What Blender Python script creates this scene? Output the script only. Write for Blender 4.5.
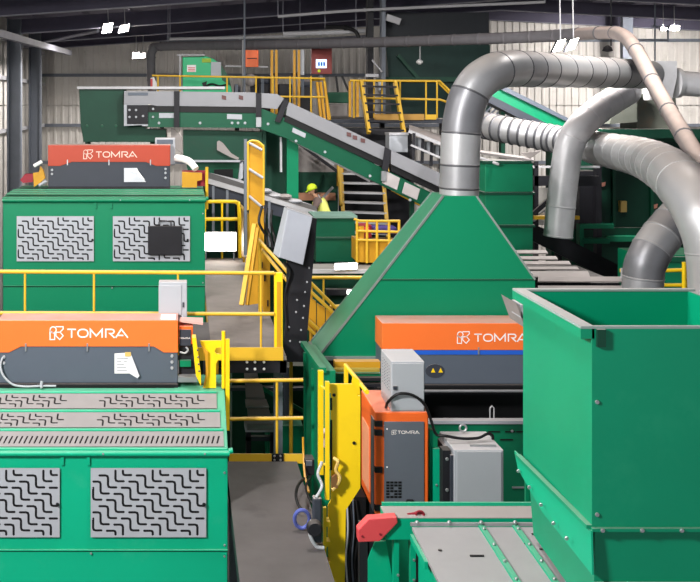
import bpy, bmesh, math, random
from mathutils import Vector, Matrix
random.seed(7)
for _o in list(bpy.data.objects):
    bpy.data.objects.remove(_o)
scene = bpy.context.scene
COL = scene.collection

# ------------------------------------------------------------------ camera, world, light, exposure
H, F, VX, VY = 9.0, 1000.0, 185.0, 105.0          # eye height, focal length and vanishing point in pixels of a 700 x 582 frame
cam_d = bpy.data.cameras.new('camera')
cam = bpy.data.objects.new('camera', cam_d); COL.objects.link(cam)
cam.location = (0, 0, H); cam.rotation_euler = (math.pi/2, 0, 0)
cam_d.sensor_width = 36.0; cam_d.lens = 36.0*F/700.0
cam_d.shift_x = (350-VX)/700.0; cam_d.shift_y = -(291-VY)/700.0
cam_d.clip_end = 200
scene.camera = cam
w = bpy.data.worlds.new('world'); scene.world = w; w.use_nodes = True
w.node_tree.nodes['Background'].inputs[0].default_value = (0.90, 0.95, 1.0, 1)
w.node_tree.nodes['Background'].inputs[1].default_value = 0.42
def area_light(name, loc, target, power, size, col=(1, .97, .93), sy=None):
    d = bpy.data.lights.new(name, 'AREA'); d.energy = power; d.size = size; d.color = col
    if sy: d.shape = 'RECTANGLE'; d.size_y = sy
    o = bpy.data.objects.new(name, d); COL.objects.link(o); o.location = loc
    o.rotation_euler = (Vector(target)-Vector(loc)).to_track_quat('-Z', 'Y').to_euler()
    return o
# unseen lamps added to light the hall (casings are built further down)
ADDED_LAMPS = [((-5.2, 4.6, 11.3), (0.2, 11.5, 5.0), 1850), ((1.2, 10.8, 12.6), (3.4, 14.0, 5.0), 520), ((-4.4, 13.5, 12.1), (-2.6, 19.0, 6.0), 460),
              ((1.6, 18.5, 12.7), (2.4, 26.0, 6.5), 600), ((8.2, 17.5, 12.9), (9.0, 23.5, 6.5), 560)]
for i, (l, t, e) in enumerate(ADDED_LAMPS):
    area_light('added_light', (l[0], l[1], l[2]-.06), t, e, 1.2)
vs = scene.view_settings
vs.view_transform = 'Standard'; vs.look = 'None'; vs.gamma = 1.0; vs.exposure = 0.35; vs.use_curve_mapping = False

# ------------------------------------------------------------------ helpers
def X(px, Y): return (px-VX)*Y/F
def Z(py, Y): return H+(VY-py)*Y/F
def P(px, py, Y): return Vector((X(px, Y), Y, Z(py, Y)))
WL = {}
class MB:
    def __init__(s): s.v = []; s.f = []; s.sm = []
    def add(s, vs, fs, smooth=False):
        b = len(s.v); s.v += [tuple(v) for v in vs]
        for f in fs: s.f.append([b+i for i in f]); s.sm.append(smooth)
        return s
    def box(s, x0, x1, y0, y1, z0, z1):
        x0, x1 = min(x0, x1), max(x0, x1); y0, y1 = min(y0, y1), max(y0, y1); z0, z1 = min(z0, z1), max(z0, z1)
        return s.hexa([(x0,y0,z0),(x1,y0,z0),(x1,y1,z0),(x0,y1,z0),(x0,y0,z1),(x1,y0,z1),(x1,y1,z1),(x0,y1,z1)])
    def hexa(s, p):
        return s.add(p, [(0,3,2,1),(4,5,6,7),(0,1,5,4),(1,2,6,5),(2,3,7,6),(3,0,4,7)])
    def prism(s, poly, vec):
        vec = Vector(vec); n = len(poly); a = [Vector(p) for p in poly]; b = [p+vec for p in a]
        fs = [list(range(n)), list(range(2*n-1, n-1, -1))]
        for i in range(n): fs.append((i, n+i, n+(i+1) % n, (i+1) % n))
        return s.add(a+b, fs)
    def pxprism(s, pts, Y, depth):                       # outline given at distance Y, swept back by depth
        return s.prism([P(x, y, Y) for x, y in pts], (0, depth, 0))
    def bar(s, a, b, w, h, up=(0, 0, 1)):
        a, b = Vector(a), Vector(b); d = (b-a).normalized(); up = Vector(up)
        if abs(d.dot(up)) > .98: up = Vector((0, 1, 0))
        sx = d.cross(up).normalized()*w/2; sz = sx.cross(d).normalized()*h/2
        return s.hexa([a-sx-sz, a+sx-sz, b+sx-sz, b-sx-sz, a-sx+sz, a+sx+sz, b+sx+sz, b-sx+sz])
    def tube(s, path, r, n=12, caps=True, smooth=True):
        path = [Vector(p) for p in path]; m = len(path)
        rr = r if isinstance(r, (list, tuple)) else [r]*m
        t = []
        for i in range(m):
            d = path[min(i+1, m-1)]-path[max(i-1, 0)]; t.append(d.normalized())
        u = t[0].orthogonal().normalized(); vs = []
        for i in range(m):
            u = (u-t[i]*u.dot(t[i])); u = u.normalized() if u.length > 1e-6 else t[i].orthogonal().normalized()
            v = t[i].cross(u)
            for k in range(n):
                a = 2*math.pi*k/n; vs.append(path[i]+(u*math.cos(a)+v*math.sin(a))*rr[i])
        fs = []
        for i in range(m-1):
            for k in range(n):
                fs.append((i*n+k, i*n+(k+1) % n, (i+1)*n+(k+1) % n, (i+1)*n+k))
        s.add(vs, fs, smooth)
        if caps:
            b = len(s.v)-len(vs)
            s.f.append([b+k for k in range(n-1, -1, -1)]); s.sm.append(False)
            s.f.append([b+(m-1)*n+k for k in range(n)]); s.sm.append(False)
        return s
    def ball(s, c, r, n=12, m=8, sc=(1, 1, 1)):
        c = Vector(c); vs = [c+Vector((0, 0, r*sc[2]))]
        for i in range(1, m):
            a = math.pi*i/m
            for k in range(n):
                b = 2*math.pi*k/n
                vs.append(c+Vector((math.sin(a)*math.cos(b)*r*sc[0], math.sin(a)*math.sin(b)*r*sc[1], math.cos(a)*r*sc[2])))
        vs.append(c-Vector((0, 0, r*sc[2]))); fs = []
        for k in range(n): fs.append((0, 1+k, 1+(k+1) % n))
        for i in range(m-2):
            for k in range(n):
                q = 1+i*n; fs.append((q+k, q+n+k, q+n+(k+1) % n, q+(k+1) % n))
        q = 1+(m-2)*n
        for k in range(n): fs.append((q+k, len(vs)-1, q+(k+1) % n))
        return s.add(vs, fs, True)
    def lathe(s, c, prof, n=16, axis='Z'):
        vs = []; c = Vector(c)
        for (r, h) in prof:
            for k in range(n):
                a = 2*math.pi*k/n; p = (r*math.cos(a), r*math.sin(a), h)
                vs.append(c+Vector(p if axis == 'Z' else (p[0], p[2], p[1])))
        fs = []
        for i in range(len(prof)-1):
            for k in range(n): fs.append((i*n+k, i*n+(k+1) % n, (i+1)*n+(k+1) % n, (i+1)*n+k))
        return s.add(vs, fs, True)
    def mesh(s, name, origin):
        me = bpy.data.meshes.new(name)
        o = Vector(origin); me.from_pydata([tuple(Vector(v)-o) for v in s.v], [], s.f)
        me.polygons.foreach_set('use_smooth', s.sm)
        bm = bmesh.new(); bm.from_mesh(me); bmesh.ops.recalc_face_normals(bm, faces=bm.faces); bm.to_mesh(me); bm.free()
        me.set_sharp_from_angle(angle=math.radians(40)) if any(s.sm) else None
        me.update(); return me
    def build(s, name, mat, parent=None, bevel=0):
        xs = list(zip(*s.v)); o0 = Vector(((min(xs[0])+max(xs[0]))/2, (min(xs[1])+max(xs[1]))/2, min(xs[2])))
        me = s.mesh(name, o0); me.materials.append(mat)
        o = bpy.data.objects.new(name, me); COL.objects.link(o)
        place(o, o0, parent)
        if bevel:
            b = o.modifiers.new('bevel', 'BEVEL'); b.width = bevel; b.segments = 2; b.limit_method = 'ANGLE'; b.angle_limit = .6
        return o
def place(o, wloc, parent):
    wloc = Vector(wloc); WL[o.name] = wloc
    if parent:
        o.parent = parent; q = parent.rotation_euler.to_matrix().inverted()
        o.location = q @ (wloc-WL[parent.name]); o.rotation_euler = q.to_euler()
    else: o.location = wloc
def inst(o, wloc, parent=None, rot=None):
    c = o.copy(); COL.objects.link(c); place(c, wloc, parent)
    if rot is not None: c.rotation_euler = rot
    return c
def tag(o, label=None, cat=None, group=None, kind=None):
    if label: o['label'] = label
    if cat: o['category'] = cat
    if group: o['group'] = group
    if kind: o['kind'] = kind
    return o
def thing(name, label, cat, loc, group=None):
    o = bpy.data.objects.new(name, None); COL.objects.link(o); o.empty_display_size = .2
    place(o, loc, None); return tag(o, label, cat, group)
def B(*a): return MB().box(*a)
def struct(name, mb, mat, parent=None):
    o = mb.build(name, mat, parent)
    if not parent: o['kind'] = 'structure'
    return o
def smoothpath(pts, step=8):
    """Catmull-Rom through the points"""
    pts = [Vector(p) for p in pts]; q = [2*pts[0]-pts[1]]+pts+[2*pts[-1]-pts[-2]]; out = []
    for i in range(1, len(q)-2):
        for k in range(step):
            t = k/step; a, b, c, d = q[i-1], q[i], q[i+1], q[i+2]
            out.append(.5*((2*b)+(c-a)*t+(2*a-5*b+4*c-d)*t*t+(3*b-a-3*c+d)*t*t*t))
    out.append(pts[-1]); return out

# ------------------------------------------------------------------ materials
def lin(c): return tuple(((v/255)/12.92 if v/255 <= .04045 else ((v/255+.055)/1.055)**2.4) for v in c)
MATS = {}
def mat(name, rgb, rough=.5, metal=0., var=.12, vscale=3., dust=0., dustc=(176, 168, 164), wear=0., wearc=(90, 80, 72), emit=0., bump=0., spec=.3, scratch=0.):
    if name in MATS: return MATS[name]
    m = bpy.data.materials.new(name); m.use_nodes = True; nt = m.node_tree; N = nt.nodes; L = nt.links
    bs = N['Principled BSDF']; bs.inputs['Roughness'].default_value = rough; bs.inputs['Metallic'].default_value = metal
    bs.inputs['Specular IOR Level'].default_value = spec
    c = lin(rgb); base = (*c, 1)
    tc = N.new('ShaderNodeNewGeometry')
    ns = N.new('ShaderNodeTexNoise'); ns.inputs['Scale'].default_value = vscale; ns.inputs['Detail'].default_value = 5
    L.new(tc.outputs['Position'], ns.inputs['Vector'])
    mx = N.new('ShaderNodeMix'); mx.data_type = 'RGBA'
    mx.inputs[6].default_value = (*[v*(1-var) for v in c], 1); mx.inputs[7].default_value = (*[min(1, v*(1+var)+.01*var) for v in c], 1)
    L.new(ns.outputs['Fac'], mx.inputs[0]); cur = mx.outputs[2]
    if wear:
        n2 = N.new('ShaderNodeTexNoise'); n2.inputs['Scale'].default_value = 1.7; n2.inputs['Detail'].default_value = 8; n2.inputs['Roughness'].default_value = .7
        L.new(tc.outputs['Position'], n2.inputs['Vector'])
        r = N.new('ShaderNodeMapRange'); r.inputs[1].default_value = .56; r.inputs[2].default_value = .75; r.inputs[4].default_value = wear
        L.new(n2.outputs['Fac'], r.inputs[0])
        m2 = N.new('ShaderNodeMix'); m2.data_type = 'RGBA'; m2.inputs[7].default_value = (*lin(wearc), 1)
        L.new(r.outputs[0], m2.inputs[0]); L.new(cur, m2.inputs[6]); cur = m2.outputs[2]
    if dust:
        sp = N.new('ShaderNodeSeparateXYZ'); L.new(tc.outputs['Normal'], sp.inputs[0])
        r = N.new('ShaderNodeMapRange'); r.inputs[1].default_value = .35; r.inputs[2].default_value = .9; r.inputs[4].default_value = dust
        L.new(sp.outputs[2], r.inputs[0])
        n3 = N.new('ShaderNodeTexNoise'); n3.inputs['Scale'].default_value = 4; n3.inputs['Detail'].default_value = 6
        L.new(tc.outputs['Position'], n3.inputs['Vector'])
        mm = N.new('ShaderNodeMath'); mm.operation = 'MULTIPLY_ADD'; mm.inputs[1].default_value = .8; mm.inputs[2].default_value = .55
        L.new(n3.outputs['Fac'], mm.inputs[0])
        m4 = N.new('ShaderNodeMath'); m4.operation = 'MULTIPLY'; m4.use_clamp = True; L.new(mm.outputs[0], m4.inputs[0]); L.new(r.outputs[0], m4.inputs[1])
        m3 = N.new('ShaderNodeMix'); m3.data_type = 'RGBA'; m3.inputs[7].default_value = (*lin(dustc), 1)
        L.new(m4.outputs[0], m3.inputs[0]); L.new(cur, m3.inputs[6]); cur = m3.outputs[2]
        if metal:
            s1 = N.new('ShaderNodeMath'); s1.operation = 'MULTIPLY_ADD'; s1.inputs[1].default_value = -metal*.9; s1.inputs[2].default_value = metal
            L.new(m4.outputs[0], s1.inputs[0]); L.new(s1.outputs[0], bs.inputs['Metallic'])
    L.new(cur, bs.inputs['Base Color'])
    if bump:
        bp = N.new('ShaderNodeBump'); bp.inputs['Strength'].default_value = bump; bp.inputs['Distance'].default_value = .02
        n5 = N.new('ShaderNodeTexNoise'); n5.inputs['Scale'].default_value = vscale*2; L.new(tc.outputs['Position'], n5.inputs['Vector'])
        L.new(n5.outputs['Fac'], bp.inputs['Height']); L.new(bp.outputs[0], bs.inputs['Normal'])
    if emit:
        bs.inputs['Emission Color'].default_value = base; bs.inputs['Emission Strength'].default_value = emit
    MATS[name] = m; return m
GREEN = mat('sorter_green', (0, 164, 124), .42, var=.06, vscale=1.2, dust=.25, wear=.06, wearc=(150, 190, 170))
GREEN2 = mat('dimmed_green', (0, 122, 84), .42, var=.06, vscale=1.2, dust=.2, wear=.05, wearc=(30, 130, 95))  # sorter green darkened to carry the dimmer light farther back
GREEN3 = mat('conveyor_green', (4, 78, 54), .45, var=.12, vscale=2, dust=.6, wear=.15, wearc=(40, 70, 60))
GREEN4 = mat('aged_dim_green', (10, 62, 46), .55, var=.2, vscale=2, dust=.7, wear=.35, wearc=(52, 58, 50))  # aged and conveyor greens also hold the dim rear light in their colour
GREENB = mat('fan_green', (14, 176, 116), .4, var=.08, dust=.3)
HOPG = mat('hopper_green', (0, 140, 102), .4, var=.08, vscale=1.5, dust=.35, wear=.16, wearc=(60, 170, 130))
ORANGE = mat('cover_orange', (240, 116, 50), .42, var=.04, dust=.95, dustc=(205, 160, 150))
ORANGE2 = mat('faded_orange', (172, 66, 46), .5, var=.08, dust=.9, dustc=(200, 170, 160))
ORANGE3 = mat('cabinet_orange', (238, 104, 40), .4, var=.05, dust=.75, dustc=(224, 150, 130))
SLATE = mat('slate_grey', (84, 92, 104), .45, var=.06, dust=.8)
DARK = mat('dark_grey', (54, 58, 68), .5, var=.1, dust=.7)
BLACK = mat('black', (14, 14, 17), .55, var=.2, spec=.3)
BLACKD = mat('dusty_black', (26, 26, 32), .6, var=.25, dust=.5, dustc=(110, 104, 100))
PLATE = mat('grille_grey', (170, 174, 182), .45, metal=.15, var=.05, vscale=6, dust=.6, dustc=(150, 142, 140))
LGREY = mat('light_grey', (164, 168, 175), .45, var=.04, dust=.5, dustc=(200, 190, 186))
COVERG = mat('belt_cover_grey', (132, 133, 138), .5, metal=.15, var=.08, vscale=3, dust=.5)
STEEL = mat('steel', (170, 172, 176), .38, metal=.7, var=.1, vscale=8, dust=.4)
DUSTY = mat('dusty_sheet', (146, 140, 138), .7, var=.16, vscale=5, dust=.8, dustc=(158, 150, 147), wear=.3, wearc=(110, 100, 98))
DUCT = mat('galvanised_duct', (190, 191, 194), .36, metal=.5, var=.14, vscale=2.5, dust=.85, dustc=(184, 174, 168))
DUCT2 = mat('galvanised_dull', (150, 151, 155), .42, metal=.45, var=.16, vscale=3, dust=.8, dustc=(176, 168, 162))
DUCT3 = mat('galvanised_dark', (118, 119, 124), .4, metal=.45, var=.16, vscale=3, dust=.7, dustc=(160, 152, 148))
BAND = mat('band_dark', (84, 85, 90), .45, metal=.5, dust=.4)
DUCTD = mat('worn_duct', (196, 196, 200), .42, metal=.25, var=.2, vscale=3, dust=.6, dustc=(168, 156, 150), wear=.4, wearc=(100, 92, 90))
HOSED = mat('dark_hose', (92, 90, 94), .7, var=.2, vscale=5, dust=.5, dustc=(110, 104, 104))
ROOFP = mat('roof_plate_grey', (140, 137, 137), .5, metal=.1, var=.1, vscale=5)
DUCT2B = mat('galvanised_plain', (172, 173, 176), .4, metal=.45, var=.14, vscale=3, dust=.85, dustc=(184, 174, 168))
HOSE = mat('dusty_hose', (120, 112, 110), .7, var=.2, vscale=5, dust=.9, dustc=(186, 166, 156))
YEL = mat('safety_yellow', (246, 206, 24), .42, var=.06, dust=.3, wear=.1, wearc=(150, 120, 30))
YEL2 = mat('rail_yellow', (216, 172, 46), .5, var=.1, dust=.35, wear=.18, wearc=(140, 112, 52))
YEL3 = mat('mustard', (196, 144, 34), .5, var=.14, dust=.3, wear=.3, wearc=(120, 90, 36))
BLUE = mat('stripe_blue', (34, 92, 196), .45)
RED = mat('cap_red', (212, 72, 78), .45, var=.06, dust=.3, dustc=(220, 130, 124))
DRED = mat('dark_red', (140, 34, 48), .5)
WHITE = mat('white', (236, 236, 236), .5, var=.03)
LETTER = mat('letter_white', (246, 238, 236), .5, var=.02)
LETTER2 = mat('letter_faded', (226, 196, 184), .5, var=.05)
PAPER = mat('paper', (206, 208, 216), .8, var=.05)
INK = mat('ink_grey', (120, 124, 134), .8)
CONC = mat('concrete', (128, 124, 124), .85, var=.22, vscale=2.2, wear=.5, wearc=(70, 66, 66), bump=.15)
DECKM = mat('deck_plate', (88, 84, 84), .75, var=.24, vscale=3, wear=.55, wearc=(66, 62, 62), bump=.1)
DECKU = mat('upper_deck_plate', (124, 116, 112), .75, var=.26, vscale=3, wear=.55, wearc=(74, 70, 70), bump=.1)
BELT = mat('belt_grey', (92, 90, 90), .8, var=.3, vscale=6, wear=.3, wearc=(150, 146, 142))
WALLM = mat('wall_sheet', (210, 206, 200), .6, var=.12, vscale=1.0, wear=.35, wearc=(128, 122, 114))
ROOFM = mat('roof_sheet', (92, 89, 106), .8, var=.15)
ROOFS = mat('roof_steel', (140, 140, 152), .6, var=.15)
COLM = mat('column_steel', (112, 118, 128), .6, var=.1)
WSTEEL = mat('pale_steel', (176, 176, 180), .5, var=.08, dust=.3)
LED = mat('lit_tube', (255, 250, 240), .5, emit=14., var=0)
FLOODM = mat('flood_lens', (255, 244, 236), .5, emit=22., var=0)
SCREEN = mat('screen', (190, 226, 255), .4, emit=1.6, var=.1)
TAN = mat('tan_tag', (214, 180, 104), .6)
HIVIS = mat('hivis', (214, 240, 52), .6, var=.05)
HIVIS2 = mat('vest_yellow', (222, 226, 120), .7, var=.08)
SKIN = mat('skin', (196, 150, 122), .55, var=.05)
JACKET = mat('jacket', (108, 92, 88), .8, var=.15)
TROUS = mat('trousers', (46, 50, 62), .8, var=.15)
HAIR = mat('hair', (46, 34, 28), .7)
CABLE = mat('cable_black', (22, 22, 24), .5)
CABLEG = mat('cable_grey', (168, 172, 178), .5)
TAPE = mat('tape_blue', (86, 98, 170), .4, var=.3, vscale=30)
RUST = mat('rust_box', (96, 100, 92), .7, var=.2, vscale=2, wear=.6, wearc=(120, 96, 78), dust=.5)
# ------------------------------------------------------------------ the hall
XL, XR, YB, YN = -6.6, 30.0, 46.0, -4.0
def roof_z(x): return 12.25+(min(x, 13.0)-XL)*.07-max(0, x-13.0)*.05
struct('floor', B(XL, XR, YN, YB, -.2, 0), CONC)
wb = struct('wall_back', B(XL, XR, YB+.08, YB+.25, 0, 13.7), WALLM)
prof = []
for k in range(3):
    x = k*.34; prof += [(x, 0), (x+.20, 0), (x+.23, -.045), (x+.31, -.045), (x+.34, 0)]
def panel_mesh(z0, z1, along):
    mb = MB(); vs = []
    for (a, b) in prof:
        for z in (z0, z1): vs.append((a, b, z) if along == 'X' else (-b, a, z))
    return mb.add(vs, [(2*i, 2*i+2, 2*i+3, 2*i+1) for i in range(len(prof)-1)]).build('panel', WALLM)
def girt(mb, name, parent, m=ROOFS): return mb.build(name, m, parent)
p0 = panel_mesh(0, 8.95, 'X'); p1 = panel_mesh(9.0, 13.6, 'X')
WL.pop(p0.name); 
for k in range(36):
    for (pm, z0) in ((p0, 0), (p1, 9.0)):
        o = pm if k == 0 else pm.copy()
        if k: COL.objects.link(o)
        place(o, (XL+.02+k*1.02+.51, YB-.0, z0 if pm is p0 else 9.0), wb)
for z in (6.3, 8.0, 10.3, 11.9): B(XL, XR, YB-.14, YB-.06, z, z+.14).build('girt', COLM, wb)
wl = struct('wall_left', B(XL-.25, XL-.08, YN, YB, 0, 12.4), WALLM)
q0 = panel_mesh(0, 8.95, 'Y'); q1 = panel_mesh(9.0, 12.2, 'Y')
for k in range(16):
    for (pm, z0) in ((q0, 0), (q1, 9.0)):
        o = pm if k == 0 else pm.copy()
        if k: COL.objects.link(o)
        place(o, (XL+.0, 29.6+k*1.02+.51, z0), wl)
for z in (8.0, 9.9, 11.3): B(XL+.08, XL+.16, 28, YB, z, z+.14).build('girt', WSTEEL, wl)
for y in (6.0, 12.0, 18.0, 24.0, 30.0, 36.2, 41.2):
    m = B(XL+.18, XL+.24, y-.17, y+.17, 0, 12.1); m.box(XL+.62, XL+.68, y-.17, y+.17, 0, 12.1); m.box(XL+.24, XL+.62, y-.015, y+.015, 0, 12.1)
    m.build('column', COLM, wl)
struct('wall_right', B(XR, XR+.2, YN, YB, 0, 12.9), WALLM)
rf = MB(); rp = [(XL-.2, roof_z(XL-.2)), (13.0, roof_z(13.0)), (XR+.2, roof_z(XR+.2))]
rf.prism([(x, YN, z) for x, z in rp]+[(x, YN, z+.12) for x, z in reversed(rp)], (0, YB-YN+.3, 0))
ce = struct('ceiling', rf, ROOFM)
for x in [XL+1.2+1.7*k for k in range(20)]:
    z = roof_z(x); B(x-.04, x+.04, YN, YB, z-.20, z-.005).build('purlin', ROOFM, ce)
for y in (14.0, 22.0, 29.5, 36.2, 41.2, 45.5):
    for (xa, xb) in ((XL+.2, 13.0), (13.0, XR)):
        za, zb = roof_z(xa)-.2, roof_z(xb)-.2
        m = MB().hexa([(xa, y-.012, za-.5), (xb, y-.012, zb-.5), (xb, y+.012, zb-.5), (xa, y+.012, za-.5), (xa, y-.012, za), (xb, y-.012, zb), (xb, y+.012, zb), (xa, y+.012, za)])
        r = m.build('rafter', ROOFM, ce)
        m = MB().hexa([(xa, y-.11, za-.53), (xb, y-.11, zb-.53), (xb, y+.11, zb-.53), (xa, y+.11, za-.53), (xa, y-.11, za-.5), (xb, y-.11, zb-.5), (xb, y+.11, zb-.5), (xa, y+.11, za-.5)])
        m.build('flange', ROOFS, r)
# eave beam along the left wall and brace rods under the roof
MB().bar(P(-6, 32, 26), P(70, 53, 42), .16, .2).build('eave_beam', ROOFS, ce)
for (a, b) in ((P(40, 43, 40), P(98, 31, 30)), (P(14, 47, 40), P(45, 45, 40))):
    MB().tube([a, b], .05, 8).build('brace_rod', ROOFS, ce)

def stroke(mb, pts, wd, M, closed=False):
    """flat mitred stroke; M maps 2D to 3D"""
    n = len(pts); pts = [Vector((p[0], p[1])) for p in pts]; L = []; R = []
    for i in range(n):
        a = pts[(i-1) % n] if (closed or i > 0) else None; b = pts[(i+1) % n] if (closed or i < n-1) else None
        d1 = (pts[i]-a).normalized() if a is not None else None; d2 = (b-pts[i]).normalized() if b is not None else None
        d1 = d1 or d2; d2 = d2 or d1
        n1 = Vector((-d1.y, d1.x)); n2 = Vector((-d2.y, d2.x)); m = (n1+n2)
        m = m.normalized() if m.length > 1e-4 else n1
        k = wd/2/max(.35, m.dot(n1)); L.append(pts[i]+m*k); R.append(pts[i]-m*k)
    vs = [M(p) for p in L+R]; fs = []
    for i in range(n if closed else n-1):
        j = (i+1) % n; fs.append((i, j, n+j, n+i))
    mb.add(vs, fs)
def oval(cx, cy, rx, ry, n=20): return [(cx+rx*math.copysign(abs(math.cos(t))**.85, math.cos(t)), cy+ry*math.copysign(abs(math.sin(t))**.85, math.sin(t))) for t in [2*math.pi*i/n for i in range(n)]]
LETTERS = [('T', [([(0, .93), (.95, .93)], 0), ([(.47, .93), (.47, 0)], 0)]), ('O', [(oval(1.72, .5, .55, .43), 1)]),
    ('M', [([(2.55, 0), (2.55, .93), (3.2, .2), (3.85, .93), (3.85, 0)], 0)]),
    ('R', [([(4.25, 0), (4.25, .93), (4.95, .93), (5.12, .84), (5.18, .7), (5.12, .55), (4.95, .46), (4.72, .46), (5.22, .0)], 0)]),
    ('A', [([(5.35, 0), (5.97, .95), (6.7, 0)], 0), ([(5.62, .26), (6.2, .26)], 0)])]
ICON = [([(.36+.34*math.cos(a), 1.06+.34*math.sin(a)) for a in [math.pi*k/5 for k in range(10)]], 1), ([(.62, 1.4), (1.45, 1.4), (1.45, 1.15), (1.05, .76)], 0),
        ([(.02, 1.0), (.02, 0), (.52, 0), (.52, .62), (.02, .95)], 0), ([(.66, .80), (1.12, .80), (1.45, .42), (1.08, .0), (.66, .40)], 1)]
def lettering(parent, x0, z0, Y, h, m, ix=None, ih=None):
    """TOMRA wordmark on a face looking at -Y: each letter a mesh of its own"""
    e = None
    for nm, parts in LETTERS:
        mb = MB()
        for pts, cl in parts: stroke(mb, pts, .155, lambda p: Vector((x0+p.x*h, Y, z0+p.y*h)), bool(cl))
        mb.build('letter', m, parent)
    if ix is not None:
        mb = MB()
        for pts, cl in ICON: stroke(mb, pts, .11, lambda p: Vector((ix+p.x*ih, Y, z0-.2*h+p.y*ih)), bool(cl))
        mb.build('emblem', m, parent)

# ---- perforated plates: real holes
def stroke_outline(pts, wd):
    q = [Vector(p) for p in pts]; pts = [q[0]]
    for i in range(1, len(q)-1):
        ra = min(wd*1.1, (q[i]-q[i-1]).length*.45, (q[i+1]-q[i]).length*.45)
        a = q[i]+(q[i-1]-q[i]).normalized()*ra; b = q[i]+(q[i+1]-q[i]).normalized()*ra
        pts += [a, (a+b+q[i]*2)/4, b]
    pts.append(q[-1]); n = len(pts); L = []; R = []
    for i in range(n):
        d1 = (pts[i]-pts[i-1]).normalized() if i else (pts[1]-pts[0]).normalized()
        d2 = (pts[i+1]-pts[i]).normalized() if i < n-1 else d1
        n1 = Vector((-d1.y, d1.x)); n2 = Vector((-d2.y, d2.x)); m = (n1+n2).normalized(); k = wd/2/max(.5, m.dot(n1))
        L.append(pts[i]+m*k); R.append(pts[i]-m*k)
    d0 = (pts[0]-pts[1]).normalized()*wd*.4; d1 = (pts[-1]-pts[-2]).normalized()*wd*.4
    return L+[pts[-1]+d1]+R[::-1]+[pts[0]+d0]
def clip_seg(a, b, x0, y0, x1, y1):
    a, b = Vector(a), Vector(b); t0, t1 = 0., 1.; d = b-a
    for p, q in ((-d.x, a.x-x0), (d.x, x1-a.x), (-d.y, a.y-y0), (d.y, y1-a.y)):
        if abs(p) < 1e-9:
            if q < 0: return None
        else:
            r = q/p
            if p < 0: t0 = max(t0, r)
            else: t1 = min(t1, r)
    return (a+d*t0, a+d*t1) if t0 < t1 else None
def zslots(W, Hh, m=.03, s=1.0):
    """lattice of Z-shaped slots filling a W x Hh plate (origin at its lower left)"""
    ux = W/620.0; out = []
    sx, sy = ux*s, -ux*s
    for i in range(-3, 6):
        for j in range(-4, 14):
            ax = (45+200*i-40*j); ay = 40+33*j
            pts = [Vector((ax*sx, Hh+ay*sy)), Vector(((ax+48)*sx, Hh+ay*sy)), Vector(((ax+48)*sx, Hh+(ay+64)*sy)), Vector(((ax+94)*sx, Hh+(ay+64)*sy))]
            cur = []
            runs = []
            for a, b in zip(pts, pts[1:]):
                c = clip_seg(a, b, m, m, W-m, Hh-m)
                if c is None:
                    if cur: runs.append(cur)
                    cur = []; continue
                if cur and (cur[-1]-c[0]).length < 1e-6: cur.append(c[1])
                else:
                    if cur: runs.append(cur)
                    cur = [c[0], c[1]]
            if cur: runs.append(cur)
            for r in runs:
                if sum((r[k+1]-r[k]).length for k in range(len(r)-1)) > 40*ux*s: out.append(stroke_outline(r, 12.5*ux*s))
    return out
def plate_mesh(W, Hh, loops, th=.004):
    cu = bpy.data.curves.new('plate', 'CURVE'); cu.dimensions = '2D'; cu.fill_mode = 'BOTH'; cu.extrude = th/2
    for lp in [[(0, 0), (W, 0), (W, Hh), (0, Hh)]]+loops:
        sp = cu.splines.new('POLY'); sp.points.add(len(lp)-1); sp.use_cyclic_u = True
        for q, p in zip(sp.points, lp): q.co = (p[0], p[1], 0, 1)
    o = bpy.data.objects.new('plate', cu); COL.objects.link(o); dg = bpy.context.evaluated_depsgraph_get()
    me = bpy.data.meshes.new_from_object(o.evaluated_get(dg)); bpy.data.objects.remove(o); bpy.data.curves.remove(cu)
    return me
def place_plate(name, me, m, loc, rx, parent):
    o = bpy.data.objects.new(name, me); COL.objects.link(o)
    if not me.materials: me.materials.append(m)
    else: me.materials[0] = m
    place(o, loc, parent); o.rotation_euler = (rx, 0, 0); return o
def bolts(parent, pts, r=.014, m=None, name='bolt', depth=.012):
    o0 = None
    for p in pts:
        p = Vector(p)
        if o0 is None:
            o0 = MB().lathe(p, [(0.0001, -depth), (r*.8, -depth), (r, -depth*.4), (r, 0)], 8, 'Y').build(name, m or STEEL, parent); off = WL[o0.name]-p
        else: inst(o0, p+off, parent)

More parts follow.
